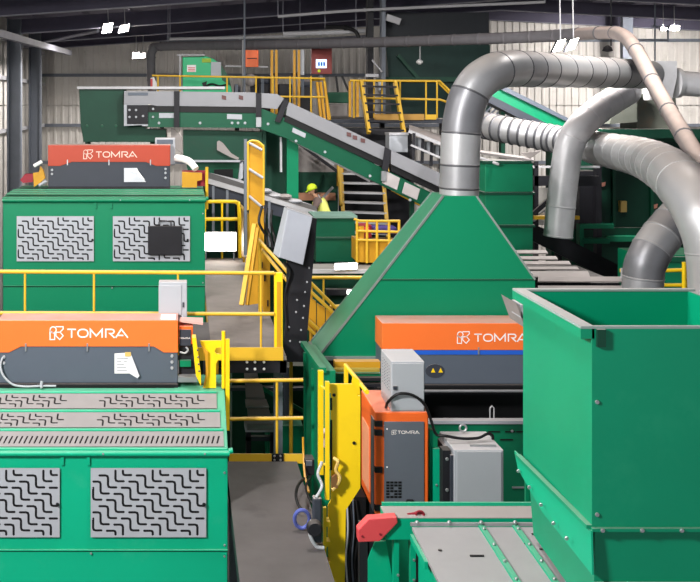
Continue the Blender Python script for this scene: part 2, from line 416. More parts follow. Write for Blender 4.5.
# ------------------------------------------------------------------ sorter covers (left)
def sorter_cover(label, cx, half, Yf, zt, zb, rise, rdep, plates, pz, strips, paint, seam, ybk, dark=False):
    x0, x1 = cx-half, cx+half; t = thing('sorter_cover', label, 'machine cover', (cx, Yf+.6, zb))
    prf = [(Yf, zb), (Yf, zt-.1), (Yf-.03, zt-.1), (Yf-.03, zt), (Yf+rdep, zt+rise), (ybk, zt+rise), (ybk, zb)]
    mb = MB().prism([(x0, y, z) for y, z in prf], (x1-x0, 0, 0)); mb.build('housing', paint, t, .01)
    MB().tube([(x0-.0, Yf-.035, zt-.055), (x1+.02, Yf-.035, zt-.055)], .035, 10).build('lip', paint, t)
    MB().tube([(x1+.01, Yf-.03, zt-.03), (x1+.06, Yf-.03, zt-.02)], .035, 10).build('end_knob', paint, t)
    B(x0+.01, x1-.01, Yf-.006, Yf-.001, zb, seam-.02).build('lower_panel', paint, t)
    B(x0, x1, Yf-.028, Yf-.001, seam, seam+.012).build('shadow_strip', paint, t)  # strip added to cast a shadow on the seam below
    B(x0, x1, Yf-.003, Yf-.0005, seam-.02, seam).build('seam_gap', BLACK, t)  # black strip paints the joint and the shadow beneath it
    gx = (plates[0][1]+plates[1][0])/2; gw = (plates[1][0]-plates[0][1])/2
    for s in (-1, 1): B(gx+s*gw-.03*s-.02, gx+s*gw-.03*s+.02, Yf-.03, Yf, zt-.2, zt-.1).build('hinge_tab', paint, t)
    hz = pz[1]-pz[0]; me = None
    for (a, b) in plates:
        if me is None: W = b-a; me = plate_mesh(W, hz, zslots(W, hz, .028))
        pl = place_plate('vent_plate', me, PLATE, (a, Yf-.034, pz[0]), math.pi/2, t)
        B(a+.01, b-.01, Yf-.026, Yf-.004, pz[0]+.01, pz[1]-.01).build('dark_backing', BLACK, pl)  # black layer puts the dark inside the slots in by colour
        MB().lathe((b-.025, Yf-.036, (pz[0]+pz[1])/2-.02), [(.0001, -.03), (.018, -.03), (.022, -.012), (.022, 0)], 10, 'Y').build('latch_knob', BLACK, pl)
    sl = math.hypot(rise, rdep); ang = math.atan2(rise, rdep)
    def on(u): return Vector((0, Yf+rdep*u, zt+rise*u))
    nrm = Vector((0, -rise, rdep)).normalized()
    for (u0, u1, kind) in strips:
        Hh = (u1-u0)*sl; W = 2*half-.04-(.10 if not dark else 0)*u1
        if kind == 'slots':
            lp = []
            k = .05
            while k < W-.08: lp.append([(k, .05), (k+.022, .05), (k+.05, Hh-.08), (k+.028, Hh-.08)]); k += .062
        elif kind == 'holes':
            lp = []
            for (a, b) in plates:
                ww = b-a
                for q in zslots(ww, Hh-.02, .02, .78): lp.append([(p.x+a-x0, p.y+.01) for p in q])
        else: lp = []
        m2 = plate_mesh(W, Hh, lp); base = on(u0)+nrm*.022
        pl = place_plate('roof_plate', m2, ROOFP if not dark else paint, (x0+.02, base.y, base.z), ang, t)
        b0 = on(u0+.01)+nrm*.008; b1 = on(u1-.01)+nrm*.008
        if kind != 'plain': MB().hexa([(x0+.04, b0.y, b0.z), (x0+W, b0.y, b0.z), (x0+W, b1.y, b1.z), (x0+.04, b1.y, b1.z)]+[(x, p.y, p.z) for x, p in ((x0+.04, b0+nrm*.008), (x0+W, b0+nrm*.008), (x0+W, b1+nrm*.008), (x0+.04, b1+nrm*.008))]).build('dark_backing', BLACK, pl)  # black layer darkens the roof slots by colour
        e0 = on(u1+.025)+nrm*.02
        MB().tube([(x0+.02, e0.y, e0.z), (x0+W+.02, e0.y, e0.z)], .02, 8).build('roof_hinge', paint, t)
    bolts(t, [(x1-.04, Yf-.002, zt-.30), (x1-.04, Yf-.002, (zt+zb)/2+.1), (cx+.15, Yf-.025, seam-.03), (x1-.04, Yf-.002, seam+.06), (x1-.28, Yf-.066, zt-.05), (cx+.3, Yf-.066, zt-.05)])
    return t
YF = 12.16
front_cover = sorter_cover('bright green sorter cover with slotted grey vent plates in the foreground', -1.29, 1.81, YF, H-4.17, H-7.0, .424, .95,
    [(-2.92, -1.52), (X(91, YF), X(206, YF))], (Z(536, YF), Z(467, YF)), [(.0, .25, 'slots'), (.32, .58, 'holes'), (.65, .92, 'holes')], GREEN, Z(550, YF), 13.9)
YR = 18.1
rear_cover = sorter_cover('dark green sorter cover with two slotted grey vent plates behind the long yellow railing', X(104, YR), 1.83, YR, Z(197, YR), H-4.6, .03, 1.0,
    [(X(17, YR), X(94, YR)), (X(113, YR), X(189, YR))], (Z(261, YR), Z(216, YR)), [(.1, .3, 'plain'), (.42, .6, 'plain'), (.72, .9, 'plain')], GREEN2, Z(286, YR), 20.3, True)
# black folded case hung on the rear vent plate
m = B(X(148, 18), X(182, 18), 17.98, 18.04, Z(255, 18), Z(226, 18)); cs = m.build('hanging_case', BLACKD, None, .01)
tag(cs, 'black flat case hung over the right vent plate of the rear sorter', 'case')
hnd = MB()
hnd.tube([P(159, 226, 18), P(159, 222, 18), P(163, 221, 18), P(167, 221, 18), P(171, 222, 18), P(171, 226, 18)], .012, 8).build('handle', BLACKD, cs)

# ------------------------------------------------------------------ sensor bars with orange covers
def sensor_bar(label, Yf, xa, xb, yt, ym, ye, yb, depth, om, lm, tx, ty, th, ix, ih, stripe=None, steps=True, bl=SLATE):
    S = F/Yf; x0, x1 = X(xa, Yf), X(xb, Yf)
    t = thing('sensor_bar', label, 'sensor unit', ((x0+x1)/2, Yf+depth/2, Z(yb, Yf)-.05))
    zt, zm, ze, zb = Z(yt, Yf), Z(ym, Yf), Z(ye, Yf), Z(yb, Yf)
    if steps:
        poly = [(x0, zt), (x1, zt), (x1, ze), (x1-14/S, ze), (x1-24/S, zm), (x0+24/S, zm), (x0+12/S, ze), (x0, ze)]
    else: poly = [(x0, zt), (x1, zt), (x1, zm), (x0, zm)]
    MB().prism([(x, Yf-.012, z) for x, z in poly], (0, depth, 0)).build('cover', om, t, .008)
    B(x0+.004, x1-.004, Yf, Yf+depth-.03, zb, zt-.02).build('casing', bl, t, .01)
    B(x0-.0, x1+.0, Yf-.06, Yf+depth-.05, zb-.045, zb-.002).build('ledge', BLACKD, t)
    B(x0+.05, x1-.05, Yf-.075, Yf-.061, zb-.044, zb-.012).build('rail', BLACK, t)
    if stripe: B(x0+.002, x1-.002, Yf-.008, Yf+.01, Z(stripe, Yf), zm-.001).build('stripe', BLUE, t)
    for k, f in enumerate((.16, .5, .84) if steps else (.58,)):
        xx = x0+(x1-x0)*f; B(xx-.010, xx+.010, Yf-.022, Yf, zm-.06, zm+.045).build('clip', STEEL, t)
    lettering(t, X(tx, Yf), Z(ty, Yf), Yf-.0145, th, lm, X(ix, Yf), ih)
    return t, x0, x1, zt, zb
YBAR = 13.3
fb, fx0, fx1, fzt, fzb = sensor_bar('orange and slate sensor unit with a torn paper notice on the foreground sorter', YBAR, -3, 178, 320, 346.5, 352.5, 383, .45, ORANGE, LETTER, 67.5, 337.5, .120, 50, .122)
bolts(fb, [P(172, 356, YBAR), P(172, 362, YBAR), P(172, 368, YBAR), P(4, 357, YBAR), P(4, 363, YBAR)], .022, LGREY, 'button', .02)
MB().prism([P(114.5, 353.5, YBAR-.01), P(131, 352.5, YBAR-.01), P(133, 367, YBAR-.012), P(139, 376, YBAR-.03), P(137, 378, YBAR-.03), P(129.5, 373.5, YBAR-.01), P(114.5, 373.5, YBAR-.01)], (0, .003, 0)).build('notice_paper', WHITE, fb)
MB().prism([P(131, 354, YBAR-.013), P(139.5, 376, YBAR-.05), P(137, 378.5, YBAR-.05), P(131.5, 366, YBAR-.013)], (0, .003, 0)).build('paper_flap', PAPER, fb)
for k in range(5): B(X(117, YBAR), X(128-(k % 3), YBAR), YBAR-.0115, YBAR-.0105, Z(358+k*3, YBAR)-.008, Z(358+k*3, YBAR)).build('text_line', INK, fb)
B(X(125, YBAR), X(131, YBAR), YBAR-.02, YBAR-.008, Z(356, YBAR), Z(352, YBAR)).build('clip', TAN, fb)
MB().tube(smoothpath([P(3, 357, YBAR-.03), P(0.5, 365, YBAR-.06), P(3, 375, YBAR-.1), P(12, 384, YBAR-.12), P(24, 386.5, YBAR-.12), P(42, 386, YBAR-.1), P(56, 386, YBAR-.08)]), .014, 8).build('cable', CABLEG, fb)
MB().tube([P(42, 381, YBAR-.11), P(41, 386, YBAR-.13), P(42, 388, YBAR-.14)], .02, 8).build('cable_tie', LGREY, fb)
YBR = 19.3
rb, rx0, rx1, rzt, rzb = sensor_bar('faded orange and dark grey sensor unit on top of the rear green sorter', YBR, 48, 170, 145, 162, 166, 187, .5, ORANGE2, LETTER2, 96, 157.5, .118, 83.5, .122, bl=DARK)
bolts(rb, [P(165.5, 169, YBR), P(165.5, 173, YBR), P(165.5, 178, YBR), P(52, 170, YBR), P(52, 174, YBR)], .025, LGREY, 'button', .02)
MB().prism([P(124, 168, YBR-.01), P(137, 168, YBR-.01), P(140, 175, YBR-.03), P(146, 182, YBR-.03), P(124, 182, YBR-.01)], (0, .004, 0)).build('notice_paper', PAPER, rb)
MB().prism([P(136, 168, YBR-.015), P(145, 180, YBR-.05), P(139, 177, YBR-.05)], (0, .004, 0)).build('paper_flap', WHITE, rb)
# grey box behind the right end of the rear unit, and red/yellow brackets at its ends
o = B(X(155, 19.9), X(175, 19.9), 19.86, 20.2, Z(165, 19.9), Z(138, 19.9)).build('junction_box', LGREY, None, .012)
tag(o, 'small pale junction box behind the right end of the rear sensor unit', 'electrical box')
B(X(157, 19.9), X(173, 19.9), 19.85, 19.87, Z(144, 19.9), Z(139.5, 19.9)).build('lid_band', SLATE, o)
B(X(162, 19.9), X(168, 19.9), 19.9, 20.1, Z(197, YR)+.03, Z(165, 19.9)).build('stand', SLATE, o)
t = thing('end_bracket', 'mustard bracket with dark red block at the right end of the rear sensor unit', 'bracket', P(190, 196, 19.2))
MB().pxprism([(182, 172), (202, 173), (202, 180), (197, 181), (197, 187.5), (182, 187.5)], 19.15, .12).build('plate', YEL3, t)
B(X(182, 19.4), X(206, 19.4), 19.35, 19.6, Z(186, 19.4), Z(171, 19.4)).build('block', DRED, t)
MB().tube([P(206.8, 167, 19.1), P(206.8, 209, 19.1)], .03, 8).build('post', YEL2, t)
o = MB().tube(smoothpath([P(176, 158, 19.5), P(183, 159, 19.4), P(190, 162, 19.3), P(196, 169, 19.2)]), .07, 8).build('rag', WHITE); tag(o, 'white crumpled rag beside the right end of rear sensor unit', 'rag')
t = thing('end_bracket', 'dark red and mustard bracket with pale lever at left end of rear sensor unit', 'bracket', P(36, 192, 19.3))
MB().pxprism([(20, 180), (25, 174), (33, 174), (33, 182), (23, 183)], 19.25, .2).build('block', DRED, t)
MB().pxprism([(33, 173), (39, 172), (40, 166), (43, 170), (45, 178), (41, 182), (34, 187)], 19.2, .1).build('plate', YEL3, t)
MB().tube([P(34, 166, 19.1), P(42, 161.5, 19.1)], .035, 8).build('lever', WHITE, t)
MB().tube([P(39, 185.5, 19.2), P(46.5, 181, 19.2)], .03, 8).build('foot', LGREY, t)
# ------------------------------------------------------------------ platforms
def railing(label, rails, posts, m=YEL2, r=.026, toe=None, rp=None, base=None):
    """rails: list of (name, path); posts: list of (top, bottom); toe: list of boxes"""
    p = Vector(posts[0][1]) if posts else Vector(rails[0][1][0])
    t = thing('railing', label, 'railing', p)
    for nm, path in rails: MB().tube(path, r, 10).build(nm, m, t)
    for a, b in posts: MB().tube([a, b], rp or r, 10).build('post', m, t)
    for bx in (toe or []): B(*bx).build('toe_board', m, t)
    return t
UD, LD = H-3.52, H-4.86
t = thing('walkway', 'grey upper steel walkway running back beside the rear sorter', 'walkway', (.8, 18, 0))
B(.38, 1.42, 14.0, 23.0, UD-.05, UD).build('deck_plate', DECKU, t)
B(-3.3, .38, 14.0, 16.2, UD-.05, UD).build('deck_plate', DECKM, t)
for x in (.42, 1.38): B(x-.05, x+.05, 14.0, 23.0, UD-.25, UD-.05).build('stringer', YEL3 if x < 1 else BLACKD, t)
for y in (14.3, 18.5, 22.5):
    for x in (.47, 1.33): B(x-.06, x+.06, y-.06, y+.06, 0, UD-.25).build('leg', COLM, t)
B(X(224, 14.05), X(286, 14.05), 14.0, 14.12, Z(372, 14.05), Z(360, 14.05)).build('front_beam', BLACKD, t)
bolts(t, [P(x, y, 13.995) for x in (247, 255, 264) for y in (362, 369)], .02, WHITE)
t = thing('walkway', 'dark lower walkway floor between the two machines in the foreground', 'walkway', (1.2, 11, 0))
B(.56, 1.525, 7.0, 13.635, LD-.05, LD).build('deck_plate', DECKM, t)
for x in (.60, 1.48): B(x-.04, x+.04, 7.0, 13.635, LD-.22, LD-.05).build('stringer', BLACKD, t)
for y in (8, 13.3):
    for x in (.65, 1.55): B(x-.06, x+.06, y-.06, y+.06, 0, LD-.22).build('leg', COLM, t)
# long railing in front of the rear sorter
Yr = 14.0
railing('long yellow railing in front of the rear green sorter', [('top_rail', [P(-10, 271.5, Yr), P(274, 273, Yr)]), ('mid_rail', [P(-10, 313, Yr), P(274, 314, Yr)])],
        [(P(x, 273, Yr), P(x, 355, Yr)) for x in (25, 94, 178, 261)]+[], toe=[(X(196, Yr), X(283, Yr), 13.97, 13.99, Z(360, Yr), Z(347, Yr))], r=.028, rp=.016)
t = thing('rail_post', 'flat yellow end post where the long railing meets the black leaning board', 'post', P(279, 358, Yr))
B(X(274.5, Yr), X(283, Yr), 14.02, 14.10, UD+.001, Z(273, Yr)).build('channel', YEL, t, .01); B(X(277, Yr), X(281, Yr), 14.005, 14.02, Z(352, Yr), Z(282, Yr)).build('web', YEL3, t)
# lower railing across the end of the lower walkway
Yl = 13.68
railing('short yellow railing across the far end of the lower walkway', [('top_rail', [P(224.5, 381, Yl), P(303, 380, Yl)]), ('mid_rail', [P(230, 419, Yl), P(303, 418, Yl)])],
        [(P(277, 381, Yl), P(277, 456, Yl))], toe=[(X(229, Yl), X(272, Yl), 13.66, 13.68, Z(463, Yl), Z(453.5, Yl)), (X(283, Yl), X(303, Yl), 13.66, 13.68, Z(463, Yl), Z(453.5, Yl))], r=.027, rp=.02)
o = B(X(271.5, Yl), X(283.5, Yl), 13.64, 13.66, Z(463, Yl), Z(453, Yl)).build('splice_plate', BLACK); tag(o, 'black bolted splice plate on the yellow toe board', 'plate')
bolts(o, [P(x, y, 13.64) for x in (274.5, 280.5) for y in (456, 460)], .016, STEEL)
# bin-like belt end and posts seen behind that railing
t = thing('belt_conveyor', 'grey belt conveyor with dusty flaps below the upper walkway', 'conveyor', P(258, 460, 15.0))
for k, (y0, y1, xl, xr, Yk) in enumerate(((372, 383, 244, 257, 16.2), (384, 397, 245, 262, 15.9), (399, 406, 245, 266, 15.6), (406, 416, 247, 268, 15.4))):
    MB().hexa([P(xl+1, y1, Yk-.3), P(xr+3, y1, Yk-.3), P(xr+3, y1+2, Yk-.3), P(xl+1, y1+2, Yk-.3), P(xl, y0, Yk), P(xr, y0, Yk), P(xr, y0+2, Yk), P(xl, y0+2, Yk)]).build('flap', DUSTY, t)
B(X(245, 15.3), X(276, 15.3), 15.2, 15.5, Z(430, 15.3), Z(424, 15.3)).build('roller_frame', STEEL, t)
MB().tube([P(247, 427, 15.15), P(273, 427, 15.15)], .05, 10).build('roller', DUSTY, t)
for x in (246, 270): B(X(x, 15.4), X(x+5, 15.4), 15.35, 15.45, 2.0, Z(424, 15.4)).build('leg', BLACKD, t)
B(X(246, 15.4), X(275, 15.4), 15.35, 15.45, Z(440, 15.4), Z(436, 15.4)).build('cross_beam', DARK, t)
t = thing('chute_housing', 'green chute housing behind the short yellow railing', 'chute', (X(275, 16.6), 16.9, 0))
B(X(232, 16.6), X(320, 16.6), 16.6, 17.3, 0, Z(366, 16.6)).build('housing', GREEN3, t)
B(X(283, 16.3), X(291, 16.3), 16.2, 16.3, 1.0, Z(366, 16.3)).build('post', SLATE, t)
B(X(230, 16.5), X(320, 16.5), 16.45, 16.6, Z(390, 16.5), Z(387, 16.5)).build('flange', SLATE, t)
MB().bar(P(262, 388, 16.35), P(303, 411, 16.35), .04, .06).build('brace', GREEN2, t)
B(X(268, 15.9), X(303, 15.9), 15.9, 16.55, 0.5, Z(426, 15.9)).build('lower_box', GREEN2, t)

# grey cabinet hung on the railing beside the foreground unit
o = B(X(159, 13.85), X(187, 13.85), 13.765, 13.96, Z(322, 13.7), Z(283, 13.7)).build('control_cabinet', LGREY, None, .008); tag(o, 'light grey control cabinet standing behind the right end of the foreground sensor unit', 'cabinet')
B(X(158.5, 13.7), X(181.5, 13.7), 13.75, 13.765, Z(316, 13.7), Z(286, 13.7)).build('door', LGREY, o, .004)
B(X(182.5, 13.7), X(184, 13.7), 13.745, 13.765, Z(308, 13.7), Z(303, 13.7)).build('latch', DARK, o)
o = B(X(161, 13.5), X(176, 13.5), 13.33, 13.6, fzt+.001, fzt+.012).build('paper_sheet', WHITE); tag(o, 'white paper sheet lying on top of the foreground orange sensor unit', 'paper')
# small end unit right of the foreground bar
t = thing('end_cabinet', 'small orange and dark end cabinet right of the foreground sensor unit', 'cabinet', P(190, 385, 13.4))
B(X(179, 13.4), X(193, 13.4), 13.38, 13.72, Z(344, 13.4), Z(326, 13.4)).build('frame', ORANGE3, t, .01)
B(X(179.5, 13.38), X(191, 13.38), 13.365, 13.38, Z(345, 13.4), Z(329, 13.4)).build('door', DARK, t)
lettering(t, X(179.5, 13.36), Z(339, 13.36), 13.36, .022, LETTER)
MB().tube(smoothpath([P(180, 352, 13.33), P(185, 353, 13.33), P(188, 350, 13.33), P(186, 347, 13.33)]), .012, 6).build('cable', LGREY, t)
B(X(179, 13.45), X(196, 13.45), 13.4, 13.72, Z(378, 13.45), Z(346, 13.45)).build('lower_box', BLACKD, t)
B(X(180, 13.37), X(191, 13.37), 13.33, 13.4, Z(366, 13.37), Z(360, 13.37)).build('bracket', GREEN2, t)
B(X(178, 13.3), X(197, 13.3), 13.24, 13.4, Z(381, 13.3), Z(376, 13.3)).build('foot_rail', STEEL, t)
MB().hexa([P(179.5, 322, 13.4), P(203, 325, 13.4), P(203, 320, 13.72), P(180, 319, 13.72), P(179.5, 320.5, 13.4), P(203, 323, 13.4), P(203, 317.5, 13.72), P(180, 317, 13.72)]).build('lid', mat('dusty_lid', (214, 166, 158), .7, var=.1), t)
t = thing('bolted_gate', 'bright yellow bolted gate frame at the right end of the foreground sorter', 'gate', P(213, 388, 13.2))
MB().pxprism([(192, 338), (196, 338), (201, 376), (201, 386), (196, 376)], 13.02, .2).build('slotted_post', YEL, t)
bolts(t, [P(197.5+k*.55, 350+7*k, 13.015) for k in range(4)], .012, DARK)
MB().pxprism([(200, 341), (222, 340.5), (222, 347), (216, 348), (214.5, 352), (217, 354), (222, 354), (222, 359), (218, 360), (216, 364), (216, 388), (205, 388), (206, 360)], 13.2, .03).build('plate', YEL, t)
MB().tube([P(223.5, 331, 13.17), P(223.5, 388, 13.17)], .026, 10).build('bar', YEL, t)
B(X(225.5, 13.1), X(229.5, 13.1), 13.08, 13.13, Z(430, 13.1), Z(339, 13.1)).build('bar', YEL, t)
MB().pxprism([(201, 345), (208, 352), (208, 375), (205, 388), (203, 388), (206, 374), (205, 356)], 13.15, .02).build('strap', YEL3, t)
for y in (356, 415): B(X(225.8, 13.12), X(229, 13.12), 13.1, 13.16, Z(y+5, 13.1), Z(y, 13.1)).build('hinge', YEL, t)

# black leaning board with tilted grey box
t = thing('cable_riser', 'black leaning bolted riser board behind the long railing end', 'post', P(293, 358, 15.1))
MB().pxprism([(287, 258), (296, 214), (317, 219), (305, 362), (283, 362), (287, 300)], 15.1, .1).build('board', BLACKD, t)
for k in range(3): MB().tube(smoothpath([P(262+5*k, 206+2*k, 16.9), P(259+6*k, 222, 16.8), P(266+4*k, 236, 16.8), P(268+5*k, 246+3*k, 16.4)]), .022, 6).build('cable', CABLE, t)
bolts(t, [P(x, y, 15.095) for x, y in ((307, 282), (305, 292), (297, 300), (304, 306), (296, 312), (303, 318), (289, 327), (301, 330), (290, 341), (300, 342), (309, 268))], .016, LGREY)
MB().tube(smoothpath([P(284, 262, 15.05), P(290, 272, 15.03), P(287, 285, 15.05), P(285, 300, 15.06), P(287, 330, 15.06)]), .02, 8).build('cable', CABLE, t)
t = thing('tilted_box', 'grey control box tilted on the black riser board', 'electrical box', P(292, 265, 14.9))
MB().prism([P(288.5, 209.5, 14.82), P(312.5, 217.5, 14.82), P(303, 265, 14.82), P(279.5, 257.5, 14.82)], (0, .24, 0)).build('body', mat('box_grey', (150, 154, 164), .45, dust=.5), t, .008)
MB().prism([P(285, 207, 15.06), P(288.5, 209.5, 14.83), P(279.5, 257.5, 14.83), P(274, 253, 15.06)], (-.012, 0, 0)).build('side', LGREY, t)
MB().prism([P(284.5, 206, 15.06), P(309, 214, 15.06), P(313, 217.5, 14.82), P(288, 209, 14.82)], (0, 0, .01)).build('lid', LGREY, t)

# side railing panels and gates of the upper walkway
xs = 1.40
railing('yellow end railing with rounded corner at the far end of the upper walkway', [('top_rail', smoothpath([P(203, 201.5, 22.9), P(232, 201.5, 22.9), P(237, 203, 22.9), P(239, 208, 22.85), P(240, 258, 22.8)], 5)), ('mid_rail', [P(203, 219, 22.9), P(239, 219, 22.9)])],
        [(P(222, 202, 22.9), P(222, 258.6, 22.9)), (P(205, 202, 22.9), P(205, 258.6, 22.9))], r=.042, rp=.025, m=YEL)
t = thing('side_gate', 'brown mustard gate panel along the right edge of the upper walkway', 'gate', (xs, 23, UD))
xs = 1.27
MB().prism([(xs, 22.6, H-2.3), (xs, 20.2, H-2.26), (xs, 20.15, H-3.1), (xs, 22.6, H-3.4)], (.04, 0, 0)).build('sheet', mat('brown_mustard', (150, 112, 52), .6, var=.2), t)
MB().tube([(xs, 22.6, H-2.28), (xs, 20.2, H-2.22), (xs, 20.15, H-3.1)], .03, 8).build('rim', YEL2, t)
for y_ in (20.4, 22.4): MB().tube([(xs+.05, y_, H-2.3), (xs+.05, y_, UD)], .03, 8).build('post', YEL3, t)
t = thing('tall_gate', 'tall mustard gate leaf with pale rungs standing over the upper walkway', 'gate', P(256, 285, 20))
MB().pxprism([(248, 142), (258, 140), (264, 147), (264, 280.8), (251, 280.8), (249, 212)], 20, .05).build('leaf', YEL3, t)
fr = MB(); fr.tube(smoothpath([P(248, 210, 19.97), P(248, 150, 19.97), P(249, 142, 19.97), P(256, 141, 19.97), P(262, 145, 19.97), P(263.5, 152, 19.97), P(263.5, 205, 19.97)], 4), .025, 8); fr.build('rim', YEL2, t)
for (a, b) in (((249, 143), (262, 150)), ((249, 169), (263, 178)), ((249, 196), (263, 208))): MB().tube([P(*a, 19.96), P(*b, 19.96)], .028, 8).build('rung', WSTEEL, t)
MB().tube([P(245.5, 139, 19.98), P(245.5, 255, 19.98)], .035, 8).build('pole', COLM, t)
t = thing('slotted_panel', 'mustard slotted panel with leaning bar beside the tilted grey box', 'gate', P(262, 330, 17))
MB().pxprism([(253, 226), (258, 222), (262, 236), (270, 262), (270, 311.8), (263, 311.8), (262, 303), (249, 305), (248, 270)], 17, .05).build('sheet', YEL3, t)
for (x, y) in ((259, 255), (264, 275), (258, 286), (267, 300), (261, 262)): B(X(x, 17), X(x+1.6, 17), 16.985, 17.0, Z(y+6, 17), Z(y, 17)).build('slot', BLACKD, t)
MB().bar(P(254.5, 224, 16.65), P(241.5, 305, 16.1), .07, .05).build('leaning_bar', YEL2, t)
MB().bar(P(258, 228, 16.55), P(247, 305, 16.2), .05, .05).build('leaning_bar', YEL3, t)
railing('pair of sloping yellow handrails behind the tilted grey box', [('handrail', [P(258, 239, 16.8), P(292, 277, 15.6)]), ('handrail', [P(262, 250, 16.8), P(290, 284, 15.6)])], [(P(291, 276, 15.6), Vector((X(291, 15.6), 15.6, 0))), (P(260, 241, 16.8), Vector((X(260, 16.8), 16.8, UD)))], r=.03, m=YEL2)
# stair rails right of the riser board
t = thing('stair_rail', 'yellow sloping stair rails and plates right of the black riser board', 'stair rail', P(325, 345, 17.2))
for (a, b) in (((309, 281), (345, 317)), ((308, 289), (341, 320)), ((306, 318), (326, 336)), ((306, 326), (322, 340))): MB().tube([P(*a, 17.1), P(*b, 17.1)], .03, 8).build('rail', YEL2, t)
for k, pts in enumerate((((307, 296), (316, 301), (316, 334), (307, 328)), ((317, 303), (325, 308), (325, 335), (317, 333)), ((326, 309), (333, 314), (333, 335), (326, 335)))): MB().pxprism(pts, 17.2, .04).build('plate', YEL3, t)
for x in (311, 331): MB().tube([P(x, 285 if x < 320 else 306, 17.36), P(x, 420, 17.36)], .03, 8).build('post', YEL3, t)

# ------------------------------------------------------------------ green extraction hood
t = thing('extraction_hood', 'large green pyramid extraction hood under the galvanised duct', 'hood', (4.0, 15.75, Z(356, 15.3)))
Yh, Yt = 15.3, 15.52; yb2, yt2 = 16.25, 16.2
fl, fr_, sl_, sr_ = X(319, Yh), X(535, Yh), X(379, Yh), X(535, Yh); zb_, zs = Z(356, Yh), Z(279.5, Yh); tl, tr, ztp = X(443, Yt), X(476.5, Yt), Z(196, Yt)
mb = MB()
v = [(fl, Yh, zb_), (fr_, Yh, zb_), (sr_, Yh, zs), (sl_, Yh, zs), (tr, Yt, ztp), (tl, Yt, ztp), (fl, yb2, zb_), (fr_, yb2, zb_), (sr_, yb2, zs), (sl_, yb2, zs), (tr, yt2, ztp), (tl, yt2, ztp)]
mb.add(v, [(0, 1, 2, 3), (3, 2, 4, 5), (1, 7, 8, 2), (2, 8, 10, 4), (6, 0, 3, 9), (9, 3, 5, 11), (7, 6, 9, 8), (8, 9, 11, 10), (5, 4, 10, 11), (6, 7, 1, 0)])
mb.build('shell', GREEN2, t)
B(sl_, sr_, Yh-.012, Yh+.01, zs-.012, zs+.008).build('seam', GREEN3, t)
HF = mat('hood_edge', (120, 132, 128), .5, var=.15)  # pale flange grey also carries the highlights along the hood edges
for a, b in (((fl, Yh, zb_), (sl_, Yh, zs)), ((sl_, Yh, zs), (tl, Yt, ztp)), ((sr_, Yh, zs), (tr, Yt, ztp)), ((fl, yb2, zb_), (tl, yt2, ztp))): MB().bar(a, b, .035, .03).build('edge_flange', HF, t)
B(fl-.05, X(380, Yh), Yh-.06, yb2, zb_-.05, zb_).build('base_flange', HF, t)
# ------------------------------------------------------------------ ducts
def duct(label, pts, r, m, bands, cat='duct', step=8, bandm=None, n=24, br=1.025, bw=.035, extra=None):
    path = smoothpath(pts, step); pth = path
    rr = r
    t = thing('duct', label, cat, path[0])
    L = [0.]
    for a, b in zip(pth, pth[1:]): L.append(L[-1]+(b-a).length)
    ms = m if isinstance(m, (list, tuple)) else [m]; cuts = [0.]+sorted(bands)+[1.]
    def at(d):
        i = min(max(k for k in range(len(L)) if L[k] <= d+1e-9), len(pth)-2); return i, pth[i].lerp(pth[i+1], (d-L[i])/(L[i+1]-L[i]))
    for q, (c0, c1) in enumerate(zip(cuts, cuts[1:])):
        if c1-c0 < 1e-4: continue
        i0, a = at(c0*L[-1]); i1, b = at(c1*L[-1])
        mid = [p for k, p in enumerate(pth) if i0 < k <= i1 and (p-a).length > .02 and (p-b).length > .02]
        MB().tube([a]+mid+[b], r, n, caps=(q == 0 or q == len(cuts)-2)).build('section', ms[q % len(ms)], t)
    m = ms[0]
    for s in bands:
        d = s*L[-1]; i = max(k for k in range(len(L)) if L[k] <= d+1e-9); i = min(i, len(pth)-2)
        p = pth[i].lerp(pth[i+1], (d-L[i])/(L[i+1]-L[i])); dr = (pth[i+1]-pth[i]).normalized()
        MB().tube([p-dr*bw/2, p-dr*bw/4, p+dr*bw/4, p+dr*bw/2], [r*1.0, r*br, r*br, r*1.0], n, caps=False).build('band', bandm or m, t)
    return t
Yd = 15.87
duct('thick galvanised duct rising from the green hood and bending right', [P(459, 195.8, Yd), P(459.5, 175, Yd), P(460.5, 145, Yd), P(463, 118, Yd), P(470, 94, Yd), P(484, 77, Yd+.1), P(506, 69, Yd+.5), P(545, 70, 17.6), P(600, 72.5, 19.8), P(650, 74.5, 22)], .305, [DUCT2B, DUCT2, DUCT2B, DUCT3, DUCT2, DUCT2B, DUCT2, DUCT2B, DUCT, DUCT, DUCT2B, DUCT, DUCT2B, DUCT2, DUCT2B, DUCT2],
     [.012, .048, .098, .160, .235, .30, .36, .42, .50, .58, .66, .73, .80, .87, .94], bandm=BAND)
duct('ribbed shiny duct running back behind the hanging duct', [P(474, 123, 25.5), P(497, 128, 24.2), P(550, 138, 23.3), P(588, 146, 22.3)], .315, [DUCT, DUCT2], [.03+.055*k for k in range(17)], bw=.06, br=1.07, bandm=BAND)
duct('big galvanised duct coming forward and turning down at the right edge', [P(592.5, 147, 22.0), P(615, 151.5, 20.3), P(640, 157, 18.2), P(664, 168, 15.6), P(686, 188, 13.9), P(703, 214, 13.3), P(714, 245, 13.1), P(718, 290, 13.1), P(718, 380, 13.1)], .36, [DUCT2B, DUCT, DUCT2B, DUCT],
     [.005, .06, .13, .20, .27, .34, .41, .48, .54, .60, .66, .73, .85], bw=.03, br=1.018)
duct('galvanised elbow duct slanting down left behind the ribbed duct', [P(722, 168, 16.1), P(705, 188, 15.9), P(680, 215, 15.7), P(660, 238, 15.5), P(648, 258, 15.4), P(643, 280, 15.4), P(642, 360, 15.4)], .30, [DUCT2, DUCT3], [.12, .25, .38, .46, .54, .66])
